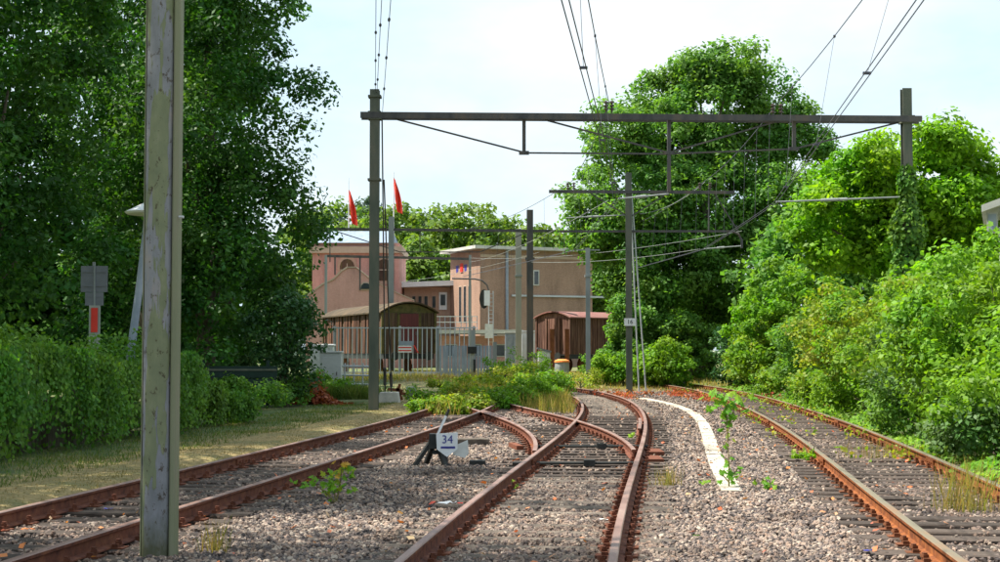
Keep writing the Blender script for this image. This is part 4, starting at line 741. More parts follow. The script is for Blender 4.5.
# ------------------------------------------------------------------ buildings
YC = 110.0; bz = .45
tb = thing('brick_building', 'tan brick building with flat roof, slit windows and red and blue emblem', 'building', (X(480, YC), YC, bz), rad(24)); hb = Z(249, YC) - bz
mb = MB(); mb.box((4.8, 3, hb / 2), (9.6, 6, hb)); mb.build('wall', M['brick_tan'], tb)
mb = MB(); mb.box((4.7, 2.9, hb + .12), (10.8, 7.2, .24)); rf = mb.build('roof', M['fascia'], tb)
for k in range(3):
    yy = 2.0 + .95 * k; mb = MB(); mb.box((-.005, yy, hb - 4.1), (.03, .62, 2.9)); w_ = mb.build('window', M['cornice'], tb); mb = MB(); mb.box((-.025, yy, hb - 4.1), (.02, .46, 2.75)); mb.build('pane', M['glass'], w_)
mb = MB(); mb.box((-.03, 3.6, hb - 1.25), (.05, .5, .7)); em = mb.build('emblem', M['red'], tb)
for yy, c_ in ((2.85, 'blue'), (4.55, 'blue')): mb = MB(); mb.prism([(-.30, .28), (.30, .28), (.2, -.32), (-.2, -.2)], .05, (-.01, yy, hb - 1.3), (0, 1, 0), (0, 0, 1)); mb.build('emblem_wing', M[c_], em)
for zz in (hb - .5, hb - 6.6): mb = MB(); mb.box((4.8, -.03, zz), (9.56, .06, .22)); mb.build('stone_band', M['cornice'], tb)
for k in range(4): mb = MB(); mb.box((1.0 + 2.0 * k, -.03, 2.2), (.9, .06, 1.5)); w_ = mb.build('window', M['cornice'], tb); mb = MB(); mb.box((1.0 + 2.0 * k, -.07, 2.2), (.74, .03, 1.34)); mb.build('pane', M['glass'], w_); mb = MB(); mb.box((1.0 + 2.0 * k, -.095, 2.2), (.05, .02, 1.34)); mb.box((1.0 + 2.0 * k, -.095, 2.45), (.74, .016, .05)); mb.build('glazing_bar', M['fascia'], w_)
mb = MB(); mb.tube([(2.2, -.1, 0), (2.2, -.1, hb)], .12, 8); mb.build('drainpipe', M['bluegrey'], tb)
mb = MB(); mb.box((6.6, -.08, hb - 3.5), (8.0, .16, .14)); mb.build('gutter', M['galv'], tb)
mb = MB(); mb.box((5.6, -.02, 1.9), (1.1, .1, 3.2)); d_ = mb.build('door', M['darkgreen'], tb); mb = MB(); mb.box((5.6, -.09, 2.6), (.7, .03, 1.0)); mb.build('pane', M['glass'], d_)
mb = MB(); mb.box((4.7, -.04, hb - 2.1), (.5, .1, 1.2)); w_ = mb.build('window', M['fascia'], tb); mb = MB(); mb.box((4.7, -.10, hb - 2.1), (.34, .03, 1.0)); mb.build('pane', M['glass'], w_)
# low flat annex before it
YA = 102.0; an = thing('flat_annex', 'single storey annex with pale flat canopy below the tan brick building', 'building', (X(478, YA), YA, bz)); wA = X(521, YA) - X(436, YA); zA = Z(333, YA) - bz
mb = MB(); mb.box((0, 1.6, zA / 2 - .1), (wA - .6, 3, zA - .2)); mb.build('wall', M['brick_pink'], an); mb = MB(); mb.box((0, 1.2, zA + .08), (wA + .3, 4.6, .26)); mb.build('roof', M['fascia'], an)
for k in range(3): mb = MB(); mb.box((-1.9 + 1.7 * k, .08, 1.3), (.9, .08, .9)); w_ = mb.build('window', M['fascia'], an); mb = MB(); mb.box((-1.9 + 1.7 * k, .025, 1.3), (.74, .03, .74)); mb.build('pane', M['glass'], w_)
tr = thing('terrace_railing', 'pale blue railing standing on the annex canopy before the brick tower', 'railing', (X(456, YA), YA, bz + zA + .2))
for z_ in (.15, .55, .95): mb = MB(); mb.bar((-1.5, -.6, z_), (1.5, -.6, z_), .05); mb.build('rail', M['offwhite'], tr)
for k in range(9): mb = MB(); mb.bar((-1.5 + .375 * k, -.6, 0), (-1.5 + .375 * k, -.6, 1.0), .045); mb.build('baluster', M['bluegrey'], tr)
mb = MB(); mb.box((-1.9, -.3, .55), (.7, .5, 1.1)); o = mb.build('vent_box', M['bluegrey'], bevel=.03); o.location = tr.location; tag(o, 'pale blue box on the annex canopy beside the terrace railing', 'box')
# low wing left of the tower
YE = 116.0; wi = thing('low_wing', 'pale low wing with white flat roof between wagon and brick tower', 'building', (X(428, YE), YE, bz)); wE = X(456, YE) - X(408, YE); zE = Z(287, YE) - bz
mb = MB(); mb.box((0, 3, zE / 2), (wE, 6, zE)); mb.build('wall', M['brick_pale'], wi); mb = MB(); mb.box((-.2, 2.6, zE + .2), (wE + 1.0, 7.4, .4), rot=Matrix.Rotation(-.035, 3, 'Y')); mb.build('roof', M['white'], wi)
for px in (414, 420, 426, 434): mb = MB(); mb.box((X(px, YE) - wi.location.x, -.03, Z(302, YE) - bz), (.32, .1, 1.0)); w_ = mb.build('window', M['cornice'], wi); mb = MB(); mb.box((X(px, YE) - wi.location.x, -.10, Z(302, YE) - bz), (.24, .04, .9)); mb.build('pane', M['glass'], w_)
mb = MB(); mb.box((X(443, YE) - wi.location.x, -.05, Z(301, YE) - bz), (.62, .12, 1.4)); w_ = mb.build('window', M['white'], wi); mb = MB(); mb.box((X(443, YE) - wi.location.x, -.13, Z(300, YE) - bz), (.38, .05, .85)); mb.build('pane', M['glass'], w_)
# pink building
YK = 112.0; kp = F / YK; pk = thing('pink_building', 'pink brick station building with cornice and pale blue roof behind the portal mast', 'building', (X(355, YK), YK, bz)); xa, xb = X(312, YK) - pk.location.x, X(399, YK) - pk.location.x; zc = Z(243, YK) - bz
mb = MB(); mb.box(((xa + xb) / 2, 4, zc / 2), (xb - xa, 8, zc)); mb.build('wall', M['brick_pink'], pk)
mb = MB(); mb.box(((xa + xb) / 2, 3.9, Z(250, YK) - bz), (xb - xa + .4, 8.4, .5)); mb.build('cornice', M['cornice'], pk)
mb = MB(); x0, x1 = xa - .3, xb - .4; mb.add([(x0, -.3, zc), (x1, -.3, zc), (x1, 8.3, zc), (x0, 8.3, zc), (x0 + .8, 4, zc + 1.25), (x1 - .4, 4, zc + 1.25)], [(0, 1, 5, 4), (2, 3, 4, 5), (1, 2, 5), (3, 0, 4), (0, 3, 2, 1)]); mb.build('roof', M['zinc'], pk)
for px in (347, 384): 
    xx = X(px, YK) - pk.location.x; zz = Z(270, YK) - bz; pa = [(-.75, -1.1), (.75, -1.1), (.75, .4)] + [(.75 * math.cos(a_), .4 + .75 * math.sin(a_)) for a_ in (.5, 1.05, 1.57, 2.1, 2.65)] + [(-.75, .4)]
    mb = MB(); mb.prism(pa, .1, (xx, .02, zz), (1, 0, 0), (0, 0, 1)); w_ = mb.build('window', M['brick_pale'], pk); mb = MB(); mb.prism([(a_ * .74, b_ * .74) for a_, b_ in pa], .04, (xx, -.085, zz), (1, 0, 0), (0, 0, 1)); mb.build('pane', M['wood_dark'], w_); mb = MB(); mb.box((xx, -.14, zz - .25), (.06, .02, 1.5)); mb.box((xx, -.14, zz), (1.1, .016, .06)); mb.build('glazing_bar', M['cornice'], w_)
YH = 104.0; hl = thing('gabled_hall', 'pink brick gabled hall with stepped white coping in front of the pink building', 'building', (X(357, YH), YH, bz)); xc = hl.location.x
gpt = [(306, 312), (306, 297), (322, 285), (333, 280), (341, 272), (347, 268), (356, 268), (362, 273), (372, 281), (398, 294), (414, 301), (414, 312)]
pl_ = [(X(a_, YH) - xc, Z(b_, YH) - bz) for a_, b_ in gpt]; pl_[0] = (pl_[0][0], 0); pl_[-1] = (pl_[-1][0], 0); mb = MB(); mb.prism(pl_, .5, (0, .5, 0), (1, 0, 0), (0, 0, 1)); mb.build('gable_wall', M['brick_pink'], hl)
mb = MB()
for i in range(1, 10): a_, b_ = pl_[i], pl_[i + 1]; mb.bar((a_[0], .2, a_[1] + .06), (b_[0], .2, b_[1] + .06), .56, .10 if i < 5 else .06)
mb.build('coping', M['cornice'], hl)
rp = [pl_[1], pl_[5], pl_[6], pl_[10]]; mb = MB(); mb.prism([(p_[0], p_[1] - .1) for p_ in rp] + [(pl_[10][0], 0), (pl_[1][0], 0)], 6.5, (0, 7.1, 0), (1, 0, 0), (0, 0, 1)); mb.build('roof', M['gable_roof'], hl)
mb = MB(); mb.prism([(-.5, -.25), (.5, -.25), (.42, .15), (.15, .32), (-.2, .32), (-.45, .12)], .08, (X(366, YH) - xc, -.0, Z(281, YH) - bz - .4), (1, 0, 0), (0, 0, 1)); w_ = mb.build('window', M['cornice'], hl); mb = MB(); mb.prism([(-.38, -.18), (.38, -.18), (.32, .1), (.1, .24), (-.15, .24), (-.33, .08)], .04, (X(366, YH) - xc, -.085, Z(281, YH) - bz - .4), (1, 0, 0), (0, 0, 1)); mb.build('pane', M['glass'], w_)
# flags
for i, (px, yt, yb, yp) in enumerate(((349, 190, 224, 178), (394, 178, 212, 172))):
    Yf = 118.0; t = thing('flag', ('red flag drooping on its pole over the left side of the pink building', 'red flag hanging on its pole right of the big portal mast')[i], 'flag', (X(px, Yf), Yf, 9.0), group='red flags'); mb = MB(); mb.tube([(X(px, Yf), Yf, 7), P(px - .5, yp, Yf)], .042, 6); part(mb, 'pole', M['white'], t)
    vs_ = []; nn = 12
    for k in range(nn + 1):
        u = k / nn; w = (.15 + .75 * math.sin(u * 2.4) ** 1.0); py = yt + (yb - yt) * u
        for s in range(5): q_ = P(px + s / 4 * w * 7 + u * u * 3.5, py + s * .5, Yf); vs_.append(q_ + Vector((0, .34 * math.sin(s * 2.1 + u * 5), 0)))
    fs_ = [(k * 5 + s, k * 5 + s + 1, (k + 1) * 5 + s + 1, (k + 1) * 5 + s) for k in range(nn) for s in range(4)]; mb = MB(); mb.add(vs_, fs_); o = part(mb, 'cloth', M['flag'], t, smooth=True); sm_ = o.modifiers.new('thickness', 'SOLIDIFY'); sm_.thickness = .02
# platform device on its ladder mast
Yq = 92.0; dv = thing('signal_mast', 'signal mast with white box, round dark hood and gooseneck before the brick wall', 'signal', (X(489, Yq), Yq, .4))
mb = MB()
for dx in (-.14, .14): mb.tube([(X(491, Yq) + dx, Yq, .4), (X(491, Yq) + dx, Yq, Z(291, Yq))], .03, 6)
part(mb, 'mast', M['galv'], dv); mb = MB()
for py in range(294, 345, 4): mb.tube([(X(491, Yq) - .14, Yq, Z(py, Yq)), (X(491, Yq) + .14, Yq, Z(py, Yq))], .018, 5)
part(mb, 'rung', M['galv'], dv); mb = MB(); mb.box(P(487, 298, Yq - .25), (.36, .25, .95)); part(mb, 'box', M['white'], dv); mb = MB(); c_ = P(484, 299, Yq - .05); mb.prism([(  .40 * math.cos(k * .524) * .75, .62 * math.sin(k * .524)) for k in range(12)], .14, c_, (1, 0, 0), (0, 0, 1)); part(mb, 'hood', M['black'], dv)
mb = MB(); mb.tube([P(a_, b_, Yq) for a_, b_ in ((452, 278.5), (475, 279), (482, 280.5), (487, 285), (489, 291))], .055, 7); part(mb, 'gooseneck', M['steel_dark'], dv)
mb = MB(); mb.box(P(489, 331, Yq - .2), (.5, .3, .9)); part(mb, 'lower_box', M['offwhite'], dv)
# house at the right edge
YD = 38.0; hs = thing('house', 'corner of a white house above the bushes at the right edge', 'house', (X(1034, YD), YD, 1.0), -.335); xo = hs.location.x; za = Z(226, YD) - 1.0
mb = MB(); mb.box((0, 1.8, za / 2), (X(1054, YD) - X(990, YD), 3.6, za)); mb.build('wall', M['offwhite'], hs); mb = MB(); mb.add([(X(986, YD) - xo, -.4, Z(212, YD) - 1), (X(1060, YD) - xo, -.4, Z(186, YD) - 1), (X(1060, YD) - xo, 4.0, Z(186, YD) - 1), (X(986, YD) - xo, 4.0, Z(212, YD) - 1), (X(986, YD) - xo, -.4, Z(205, YD) - 1), (X(1060, YD) - xo, -.4, Z(179, YD) - 1), (X(1060, YD) - xo, 4.0, Z(179, YD) - 1), (X(986, YD) - xo, 4.0, Z(205, YD) - 1)], [(0, 1, 5, 4), (1, 2, 6, 5), (2, 3, 7, 6), (3, 0, 4, 7), (4, 5, 6, 7), (3, 2, 1, 0)]); mb.build('roof', M['fascia'], hs)
for px in (996, 1010): mb = MB(); mb.box((X(px, YD) - xo, -.03, Z(222, YD) - 1), (.28, .1, .55)); w_ = mb.build('window', M['fascia'], hs); mb = MB(); mb.box((X(px, YD) - xo, -.10, Z(222, YD) - 1), (.2, .04, .45)); mb.build('pane', M['bluegrey'], w_)
q = G(681, 383, .1); mb = MB(); mb.box((0, 0, .22), (.34, .3, .44)); mb.box((0, 0, .46), (.4, .36, .05)); o = mb.build('junction_box', M['cabinet'], bevel=.01); o.location = (X(681, 66), 66, .05); tag(o, 'small grey junction box at the bush foot by the far right track', 'box')
mb = MB(); mb.tube([(0, 0, 0), (0, 0, .5), (0, 0, .56)], [.06, .06, .03], 8); o = mb.build('marker_post', M['yellow']); o.location = (X(686.5, 66), 65.8, .1); tag(o, 'small yellow marker post beside the grey junction box', 'post')
# ------------------------------------------------------------------ left trees, hedge, shrubs
LT = [(-9.2, 45, 17, 3.7, 4.0, .6, 16, 'dark ivy clad tree at the right end of the left tree row', 380, 130),
      (-13.5, 37, 19, 4.6, 4.6, 1.2, 16, 'tall dark tree behind the grey sign plates', 380, 130),
      (-14.5, 28, 18, 4.6, 4.6, 2.0, 15, 'large dark tree at the left edge of the picture', 340, 130),
      (-12.6, 51, 21, 4.8, 4.4, 1.5, 16, 'tall dark tree rising behind the ivy clad one', 340, 110),
      (-11.6, 19.5, 20, 4.3, 4.4, 2.5, 15, 'tree of the left row nearest the foreground pole', 260, 90),
      (-11.5, 11, 20, 4.2, 4.4, 2.5, 14, 'tree of the left row beside the camera', 220, 90),
      (-20.0, 42, 21, 5.5, 5.5, 1.5, 15, 'shaded tree in the second row far to the left', 300, 100)]
for i, (x_, y_, h_, rx_, ry_, z0_, nl, lb, nc, pe) in enumerate(LT):
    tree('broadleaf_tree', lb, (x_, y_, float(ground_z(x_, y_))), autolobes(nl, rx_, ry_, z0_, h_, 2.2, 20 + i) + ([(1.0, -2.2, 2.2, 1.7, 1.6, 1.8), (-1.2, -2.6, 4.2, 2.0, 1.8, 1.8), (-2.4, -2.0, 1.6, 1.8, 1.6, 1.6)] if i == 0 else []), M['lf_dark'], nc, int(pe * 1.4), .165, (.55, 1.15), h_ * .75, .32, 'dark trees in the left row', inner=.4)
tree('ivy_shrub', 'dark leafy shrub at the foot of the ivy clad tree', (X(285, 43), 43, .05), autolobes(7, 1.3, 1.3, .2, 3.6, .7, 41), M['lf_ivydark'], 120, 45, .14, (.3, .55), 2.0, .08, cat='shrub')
n = 430; cl = np.stack([RNG.uniform(-44, -11.3, n), RNG.uniform(57, 66, n), np.where(RNG.random(n) < .5, RNG.uniform(.3, 6, n), RNG.uniform(4, 25, n)), RNG.uniform(1.8, 3.0, n)], -1)
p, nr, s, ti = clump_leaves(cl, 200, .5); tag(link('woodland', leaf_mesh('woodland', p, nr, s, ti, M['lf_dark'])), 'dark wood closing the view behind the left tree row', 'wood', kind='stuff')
# ivy hedge: a draped wall of leaves
def hedge_line(y): return edgeL(y) - 3.2
hd = thing('ivy_hedge', 'long ivy covered hedge with hanging trails along the left verge', 'hedge', (float(hedge_line(26)) - .8, 26, .05))
n = 20000; y = RNG.uniform(13, 34, n) ; ht = 1.62 + .18 * np.sin(y * .9) + .12 * np.sin(y * 2.7 + 1); ht *= 1 - .62 * sst((y - 28) / 5)
u = RNG.random(n); front = u < .62; z = np.where(front, ht * RNG.random(n) ** .8, ht + .12 * RNG.normal(size=n)); dx = np.where(front, .22 * np.sin(y * 1.6) + .15 * np.sin(y * 4.3 + z) - .35 * (z / 1.7) ** 2 + .1 * RNG.normal(size=n), -.3 - 1.2 * RNG.random(n))
pos = np.stack([hedge_line(y) - .1 + dx, y, .06 + np.maximum(z, .03)], -1); nr = np.where(front[:, None], np.array([1, -.3, .25]), np.array([.1, 0, 1])) + RNG.normal(size=(n, 3)) * .5
tg = np.stack([np.zeros(n), np.zeros(n), -np.ones(n)], -1) + RNG.normal(size=(n, 3)) * .5
ti = np.clip(.25 + .35 * (np.sin(y * 2.2) * np.sin(y * .7 + z * 1.5)) + .6 * RNG.random(n) * .8, 0, 1); pos -= np.array(hd.location)
link('foliage', leaf_mesh('foliage', pos, nr, .085 * (.7 + .6 * RNG.random(n)), ti, M['lf_ivy'], .8, tang=tg), hd)
n = 26000; k = 300; yy = 13 + np.round(RNG.uniform(0, 20.5, k) / .72) * .72 + .16 * RNG.normal(size=k) + .15 * np.sin(np.arange(k)); trail = RNG.integers(0, k, n); h_ = RNG.random(n); top = 1.55 + .15 * np.sin(yy * .9); top *= 1 - .62 * sst((yy - 28) / 5); z = top[trail] * (1 - h_ ** 1.2 * (.45 + .5 * RNG.random(k)[trail]))
pos = np.stack([hedge_line(yy[trail]) + .08 + .16 * np.sin(yy[trail] * 1.6)+ .12 * np.cos((yy[trail] - 13) / .72 * 6.283) - .25 * (z / 1.7) ** 2 + .09 * RNG.normal(size=n) + .1, yy[trail] + .12 * RNG.normal(size=n), .06 + z], -1) - np.array(hd.location); nr = np.array([1, -.35, .3]) + RNG.normal(size=(n, 3)) * .45; tg = np.array([0, 0, -1.0]) + RNG.normal(size=(n, 3)) * .35
link('hanging_trails', leaf_mesh('hanging_trails', pos, nr, .07 * (.7 + .7 * RNG.random(n)), np.clip(RNG.random(k)[trail] * .6 + .4 * RNG.random(n), 0, 1), M['lf_ivy'], .75, tang=tg), hd)
mb = MB()
for k in range(8): yv = 13.5 + 2.5 * k; xx = float(hedge_line(yv)) - .9; mb.tube([(xx, yv, -.05), (xx + .05, yv + .1, .5), (xx - .06, yv - .05, 1.3 * (1 if yv < 28 else .5))], [.05, .04, .02], 6)
part(mb, 'stem', M['bark'], hd)
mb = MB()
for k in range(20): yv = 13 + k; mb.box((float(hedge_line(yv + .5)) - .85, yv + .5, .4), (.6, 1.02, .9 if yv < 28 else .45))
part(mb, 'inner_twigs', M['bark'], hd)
def bush(label, px, Yc, top, rx, ry, m_, nc, per, size, rc=(.25, .5), seed=0, x=None, name='bush', nl=8, z0=.1, group=None, cat='bush', inner=.5):
    xx = X(px, Yc) if x is None else x; zg = float(ground_z(xx, Yc)); h = (Z(top, Yc) if top > 20 else top + zg) - zg
    return tree(name, label, (xx, Yc, zg - .03), autolobes(nl, rx, ry, z0, h, min(rx, ry, h * .6) * .62, seed), M[m_], nc, per, size, rc, h * .6, .05 + .01 * h, group, cat=cat, inner=inner)
for i, (px, Yc, top, r, m_, lb) in enumerate(((222, 39, 372, 1.0, 'lf_ivy', 'low ivy mound where the hedge runs out'), (258, 40, 380, 1.0, 'lf_mid', 'low green bush before the dark board screen'), (288, 43, 376, .9, 'lf_mid', 'round green bush left of the brown dead heap'), (312, 50, 372, .8, 'lf_fresh', 'long leaved green clump below the grey cabinets'), (336, 49, 380, .7, 'lf_fresh', 'pale green clump just before the low white railing'))):
    bush(lb, px, Yc, top, r, r, m_, 40, 45, .11, (.2, .4), 60 + i, name='low_bush', nl=6)
x, y = X(335, 46) + RNG.normal(size=5000) * .8, 47.6 + np.abs(RNG.normal(size=5000)) * 1.6; grass('tall_grass', 'tall green grass below the grey cabinets left of the portal mast', x - .3, y, ground_z(x, y), .42, .02, M['gr_green'])
n = 1500; q = G(314, 404, .05); d = RNG.normal(size=(n, 3)) * np.array([.42, .3, .16]); d[:, 2] = np.abs(d[:, 2]) * np.exp(-(d[:, 0] / .5) ** 2) * 2; o = link('dead_foliage_heap', leaf_mesh('dead_foliage_heap', np.array(q) + d, RNG.normal(size=(n, 3)) + np.array([0, 0, .5]), .12 * (.6 + RNG.random(n)), RNG.random(n), M['lf_dead'])); tag(o, 'reddish brown heap of dead foliage on the verge before the cabinets', 'heap', kind='stuff')
# ------------------------------------------------------------------ right side trees and bushes
xB = X(703, 76)
bb = (xB, 76, .5)
tree('broadleaf_tree', 'huge rounded green tree behind the portal, right of the middle', bb, pxlobes([(738, 66, 27), (700, 72, 30), (765, 86, 28), (655, 98, 34), (715, 108, 46), (792, 116, 26), (612, 138, 30), (668, 150, 50), (758, 150, 45), (812, 146, 18), (590, 182, 26), (640, 208, 50), (710, 210, 60), (782, 208, 42), (600, 236, 30), (580, 212, 18), (660, 268, 48), (740, 270, 50), (622, 285, 26), (690, 312, 42), (740, 320, 36), (640, 325, 24)], 76, bb, 5), M['lf_mid'], 860, 170, .23, (.6, 1.25), 12, .5, inner=.5)
bb = (X(912, 47), 47, .9)
tree('broadleaf_tree', 'bright yellow green tree behind the ivy clad portal mast', bb, pxlobes([(925, 148, 30), (892, 158, 30), (862, 168, 28), (836, 182, 24), (812, 206, 23), (795, 226, 18), (850, 205, 30), (875, 215, 30), (960, 160, 28), (986, 186, 26), (900, 205, 35), (850, 238, 27), (940, 210, 40), (980, 225, 35), (814, 254, 16), (870, 250, 28), (1012, 206, 26), (1035, 235, 30), (930, 265, 30)], 47, bb, 8, 1.8), M['lf_bright'], 520, 110, .185, (.35, .8), 6, .28, inner=.55)
tree('broadleaf_tree', 'dark green tree between the huge tree and the bright one', (X(835, 66), 66, .9), autolobes(10, 5, 4, 1.5, Z(205, 66) - .9, 2.0, 9), M['lf_mid'], 240, 60, .32, (.6, 1.2), 6, .3)
tree('broadleaf_tree', 'shaded tree behind the house at the right edge', (X(1000, 72), 72, .9), autolobes(10, 6, 4, 1.5, Z(165, 72) - .9, 2.4, 10), M['lf_mid'], 240, 60, .34, (.6, 1.2), 7, .3)
# ivy on the right portal mast
iv = thing('ivy', 'dark ivy climbing the right portal mast', 'ivy', (xr, YR, .1)); n = 5200; z = RNG.uniform(.2, Z(166, YR), n); zt_ = Z(166, YR); rr = (.30 + .34 * np.clip((Z(190, YR) - z) / 3.0, 0, 1) + .1 * np.sin(z * 4)) * (1 - .6 * np.clip((z - zt_ + .7) / .7, 0, 1)); a = RNG.random(n) * 6.283; rr = rr * (.6 + .5 * RNG.random(n))
pos = np.stack([np.cos(a) * rr, np.sin(a) * rr, z - .1], -1); nr = np.stack([np.cos(a), np.sin(a), np.full(n, .3)], -1) + RNG.normal(size=(n, 3)) * .4
link('foliage', leaf_mesh('foliage', pos, nr, .15 * (.7 + .6 * RNG.random(n)), RNG.random(n), M['lf_ivy'], .85), iv); mb = MB(); mb.tube([(-.2, -.2, -.2), (-.18, -.18, 2), (-.16, -.16, 4), (-.14, -.15, 5.6)], [.05, .04, .03, .015], 6); mb.build('stem', M['bark'], iv)
RB = [ # px, Y, top py, rx, ry, mat, clumps, per, leaf, label
 (1060, 20.5, 300, 1.5, 1.9, 'lf_fresh', 110, 60, .10, 'bright green leafy bush cut by the lower right picture edge'),
 (1000, 23.5, 236, 1.6, 1.9, 'lf_fresh', 190, 85, .105, 'tall bright green bush at the right picture edge below the house'),
 (985, 21.5, 400, .9, 1.3, 'lf_silver', 70, 55, .085, 'low glossy bramble at the foot of the tall bush on the right'),
 (955, 27, 290, 1.4, 1.7, 'lf_silver', 130, 55, .10, 'silvery green bush in front of the tall bright bush'),
 (930, 31, 268, 1.5, 1.7, 'lf_bramble', 130, 55, .11, 'olive bush with reddish tips below the ivy clad mast'),
 (960, 33, 250, 1.4, 1.8, 'lf_bright', 130, 55, .14, 'yellow green bush between ivy clad mast and house'),
 (905, 28, 380, 1.0, 1.6, 'lf_mid', 90, 55, .085, 'low dark green bramble edge halfway along the right rail'),
 (885, 36, 275, 1.6, 1.9, 'lf_bramble', 130, 55, .12, 'wide olive green bush left of the ivy clad mast'),
 (848, 41, 285, 1.5, 1.8, 'lf_weed', 120, 55, .13, 'yellowish bush in the middle of the right bank'),
 (850, 36, 368, 1.1, 1.8, 'lf_fresh', 90, 55, .10, 'low fresh green bush by the curve of the right rail'),
 (812, 47, 305, 1.5, 2.0, 'lf_mid', 120, 55, .14, 'dark green bush with a few orange leaves on the right bank'),
 (815, 42, 372, 1.0, 1.8, 'lf_bramble', 80, 55, .11, 'low olive bramble close to the far right rail'),
 (790, 54, 262, 2.0, 2.0, 'lf_fresh', 140, 55, .18, 'tall fresh green bush under the bright tree'),
 (768, 55, 312, 1.7, 2.0, 'lf_bramble', 120, 55, .15, 'broad olive bush on the bank before the huge tree'),
 (735, 58, 292, 1.4, 1.8, 'lf_bright', 110, 55, .17, 'rounded lime green bush in front of the huge tree'),
 (722, 60, 328, 1.4, 1.8, 'lf_bramble', 100, 55, .15, 'pale olive bush below the lime green one'),
 (695, 63, 322, .9, 1.2, 'lf_ivydark', 80, 55, .15, 'narrow dark evergreen bush by the end of the bank'),
 (668, 66, 338, 1.0, 1.4, 'lf_fresh', 90, 55, .16, 'light green bush right of the number 16 mast'),
 (752, 51, 368, 1.0, 1.8, 'lf_bramble', 80, 55, .12, 'low bramble spilling towards the far right rail'),
 (655, 67.5, 350, 1.2, 1.0, 'lf_fresh', 90, 55, .15, 'fresh bush just right of the guy rods of mast 16'),
 (612, 69, 354, 1.0, 1.0, 'lf_fresh', 80, 50, .15, 'fresh low bush between red wagon and mast 16'),
 (640, 70, 345, 1.6, 1.2, 'lf_mid', 90, 50, .17, 'bush behind the foot of the number 16 mast'),
 (622, 71, 290, .8, .9, 'lf_mid', 110, 60, .18, 'tall bush hiding the right end of the red wagon'),
 (655, 72, 300, 1.6, 1.2, 'lf_mid', 130, 60, .18, 'dark bush under the left side of the huge tree'),
 (690, 72, 310, 1.8, 1.2, 'lf_mid', 130, 60, .18, 'dark bush under the middle of the huge tree')]
for i, (px, Yc, top, rx_, ry_, m_, nc, pe, lf, lb) in enumerate(RB):
    xx = max(X(px, Yc), float(RIGHT(Yc)) + HG + .35 + rx_ * .8); bush(lb, px, Yc, top, rx_ * 1.15, ry_ * 1.12, m_, int(nc * 1.25), int(pe * 1.15), lf, (.22, .48), 100 + i, x=xx if Yc < 64 else None, group='bushes on the right bank')
n = 26000; y = 14 + 50 * RNG.random(n) ** 1.3; u = RNG.random(n); x = edgeR(y) - .35 + u * 2.6 + .25 * np.sin(y * 1.9); hh = .12 + .55 * sst(u * 1.6) * (.5 + .5 * np.sin(y * 1.3 + x * 2)); pos = np.stack([x, y, np.maximum(ground_z(x, y), 0) + hh * RNG.random(n)], -1); nr = np.array([-.4, -.2, 1]) + RNG.normal(size=(n, 3)) * .5
tag(link('bramble_undergrowth', leaf_mesh('bramble_undergrowth', pos, nr, .085 * (.7 + .7 * RNG.random(n)), np.clip(.4 * np.sin(y * .8 + x) + .6 * RNG.random(n) + .2, 0, 1), M['lf_fresh'])), 'low green undergrowth creeping to the right rail', 'undergrowth', kind='stuff')
# trees far behind
FT = [(322, 150, 208, 5.5), (352, 160, 200, 6), (408, 150, 205, 6), (440, 158, 203, 6.2), (478, 150, 201, 6), (515, 156, 214, 5.5), (548, 150, 222, 5), (585, 158, 212, 6), (380, 175, 196, 7), (425, 135, 240, 5), (620, 165, 220, 7)]
FL = ['leafy tree behind the left flag', 'round tree between the two flags', 'tree above the right flag and low wing', 'tall pale tree above the low wing', 'broad tree over the roof of the brick building', 'tree behind the concrete mast', 'low tree behind the right half of the brick roof', 'tree half hidden by the huge tree', 'bluish far tree on the skyline by the portal mast', 'green tree between pink building and brick tower', 'distant tree behind the huge tree']
for i, ((px, Yc, top, r), lb) in enumerate(zip(FT, FL)):
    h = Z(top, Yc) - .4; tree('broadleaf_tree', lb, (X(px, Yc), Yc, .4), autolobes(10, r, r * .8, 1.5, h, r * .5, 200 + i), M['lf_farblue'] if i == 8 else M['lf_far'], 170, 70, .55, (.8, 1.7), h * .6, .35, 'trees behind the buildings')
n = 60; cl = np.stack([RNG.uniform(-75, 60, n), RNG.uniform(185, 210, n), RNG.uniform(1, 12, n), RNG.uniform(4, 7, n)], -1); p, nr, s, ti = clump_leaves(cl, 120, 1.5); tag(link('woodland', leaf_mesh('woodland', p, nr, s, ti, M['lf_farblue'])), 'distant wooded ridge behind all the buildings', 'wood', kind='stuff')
# ------------------------------------------------------------------ weeds between the tracks
WD = [(430, 38.5, 397, .5, 'lf_fresh'), (452, 38.2, 398, .5, 'lf_weed'), (474, 40.5, 394, .5, 'lf_weed'), (503, 42, 392, .5, 'lf_fresh'), (535, 45, 370, .75, 'lf_fresh'), (522, 43.5, 384, .6, 'lf_fresh'), (556, 50, 372, .6, 'lf_fresh'), (438, 47, 385, 1.0, 'lf_fresh'), (465, 45, 383, .9, 'lf_weed'), (490, 44, 388, .8, 'lf_fresh'), (515, 50, 372, 1.0, 'lf_weed'), (540, 52, 372, 1.0, 'lf_fresh'), (525, 56, 362, 1.1, 'lf_weed'), (505, 60, 350, 1.0, 'lf_fresh'), (530, 64, 352, 1.1, 'lf_fresh'), (450, 56, 378, .9, 'lf_weed'), (480, 58, 374, .9, 'lf_weed'), (580, 66, 366, 1.2, 'lf_weed'), (605, 70, 352, 1.2, 'lf_mid'), (548, 47, 388, .6, 'lf_fresh'), (455, 42, 396, .6, 'lf_mid')]
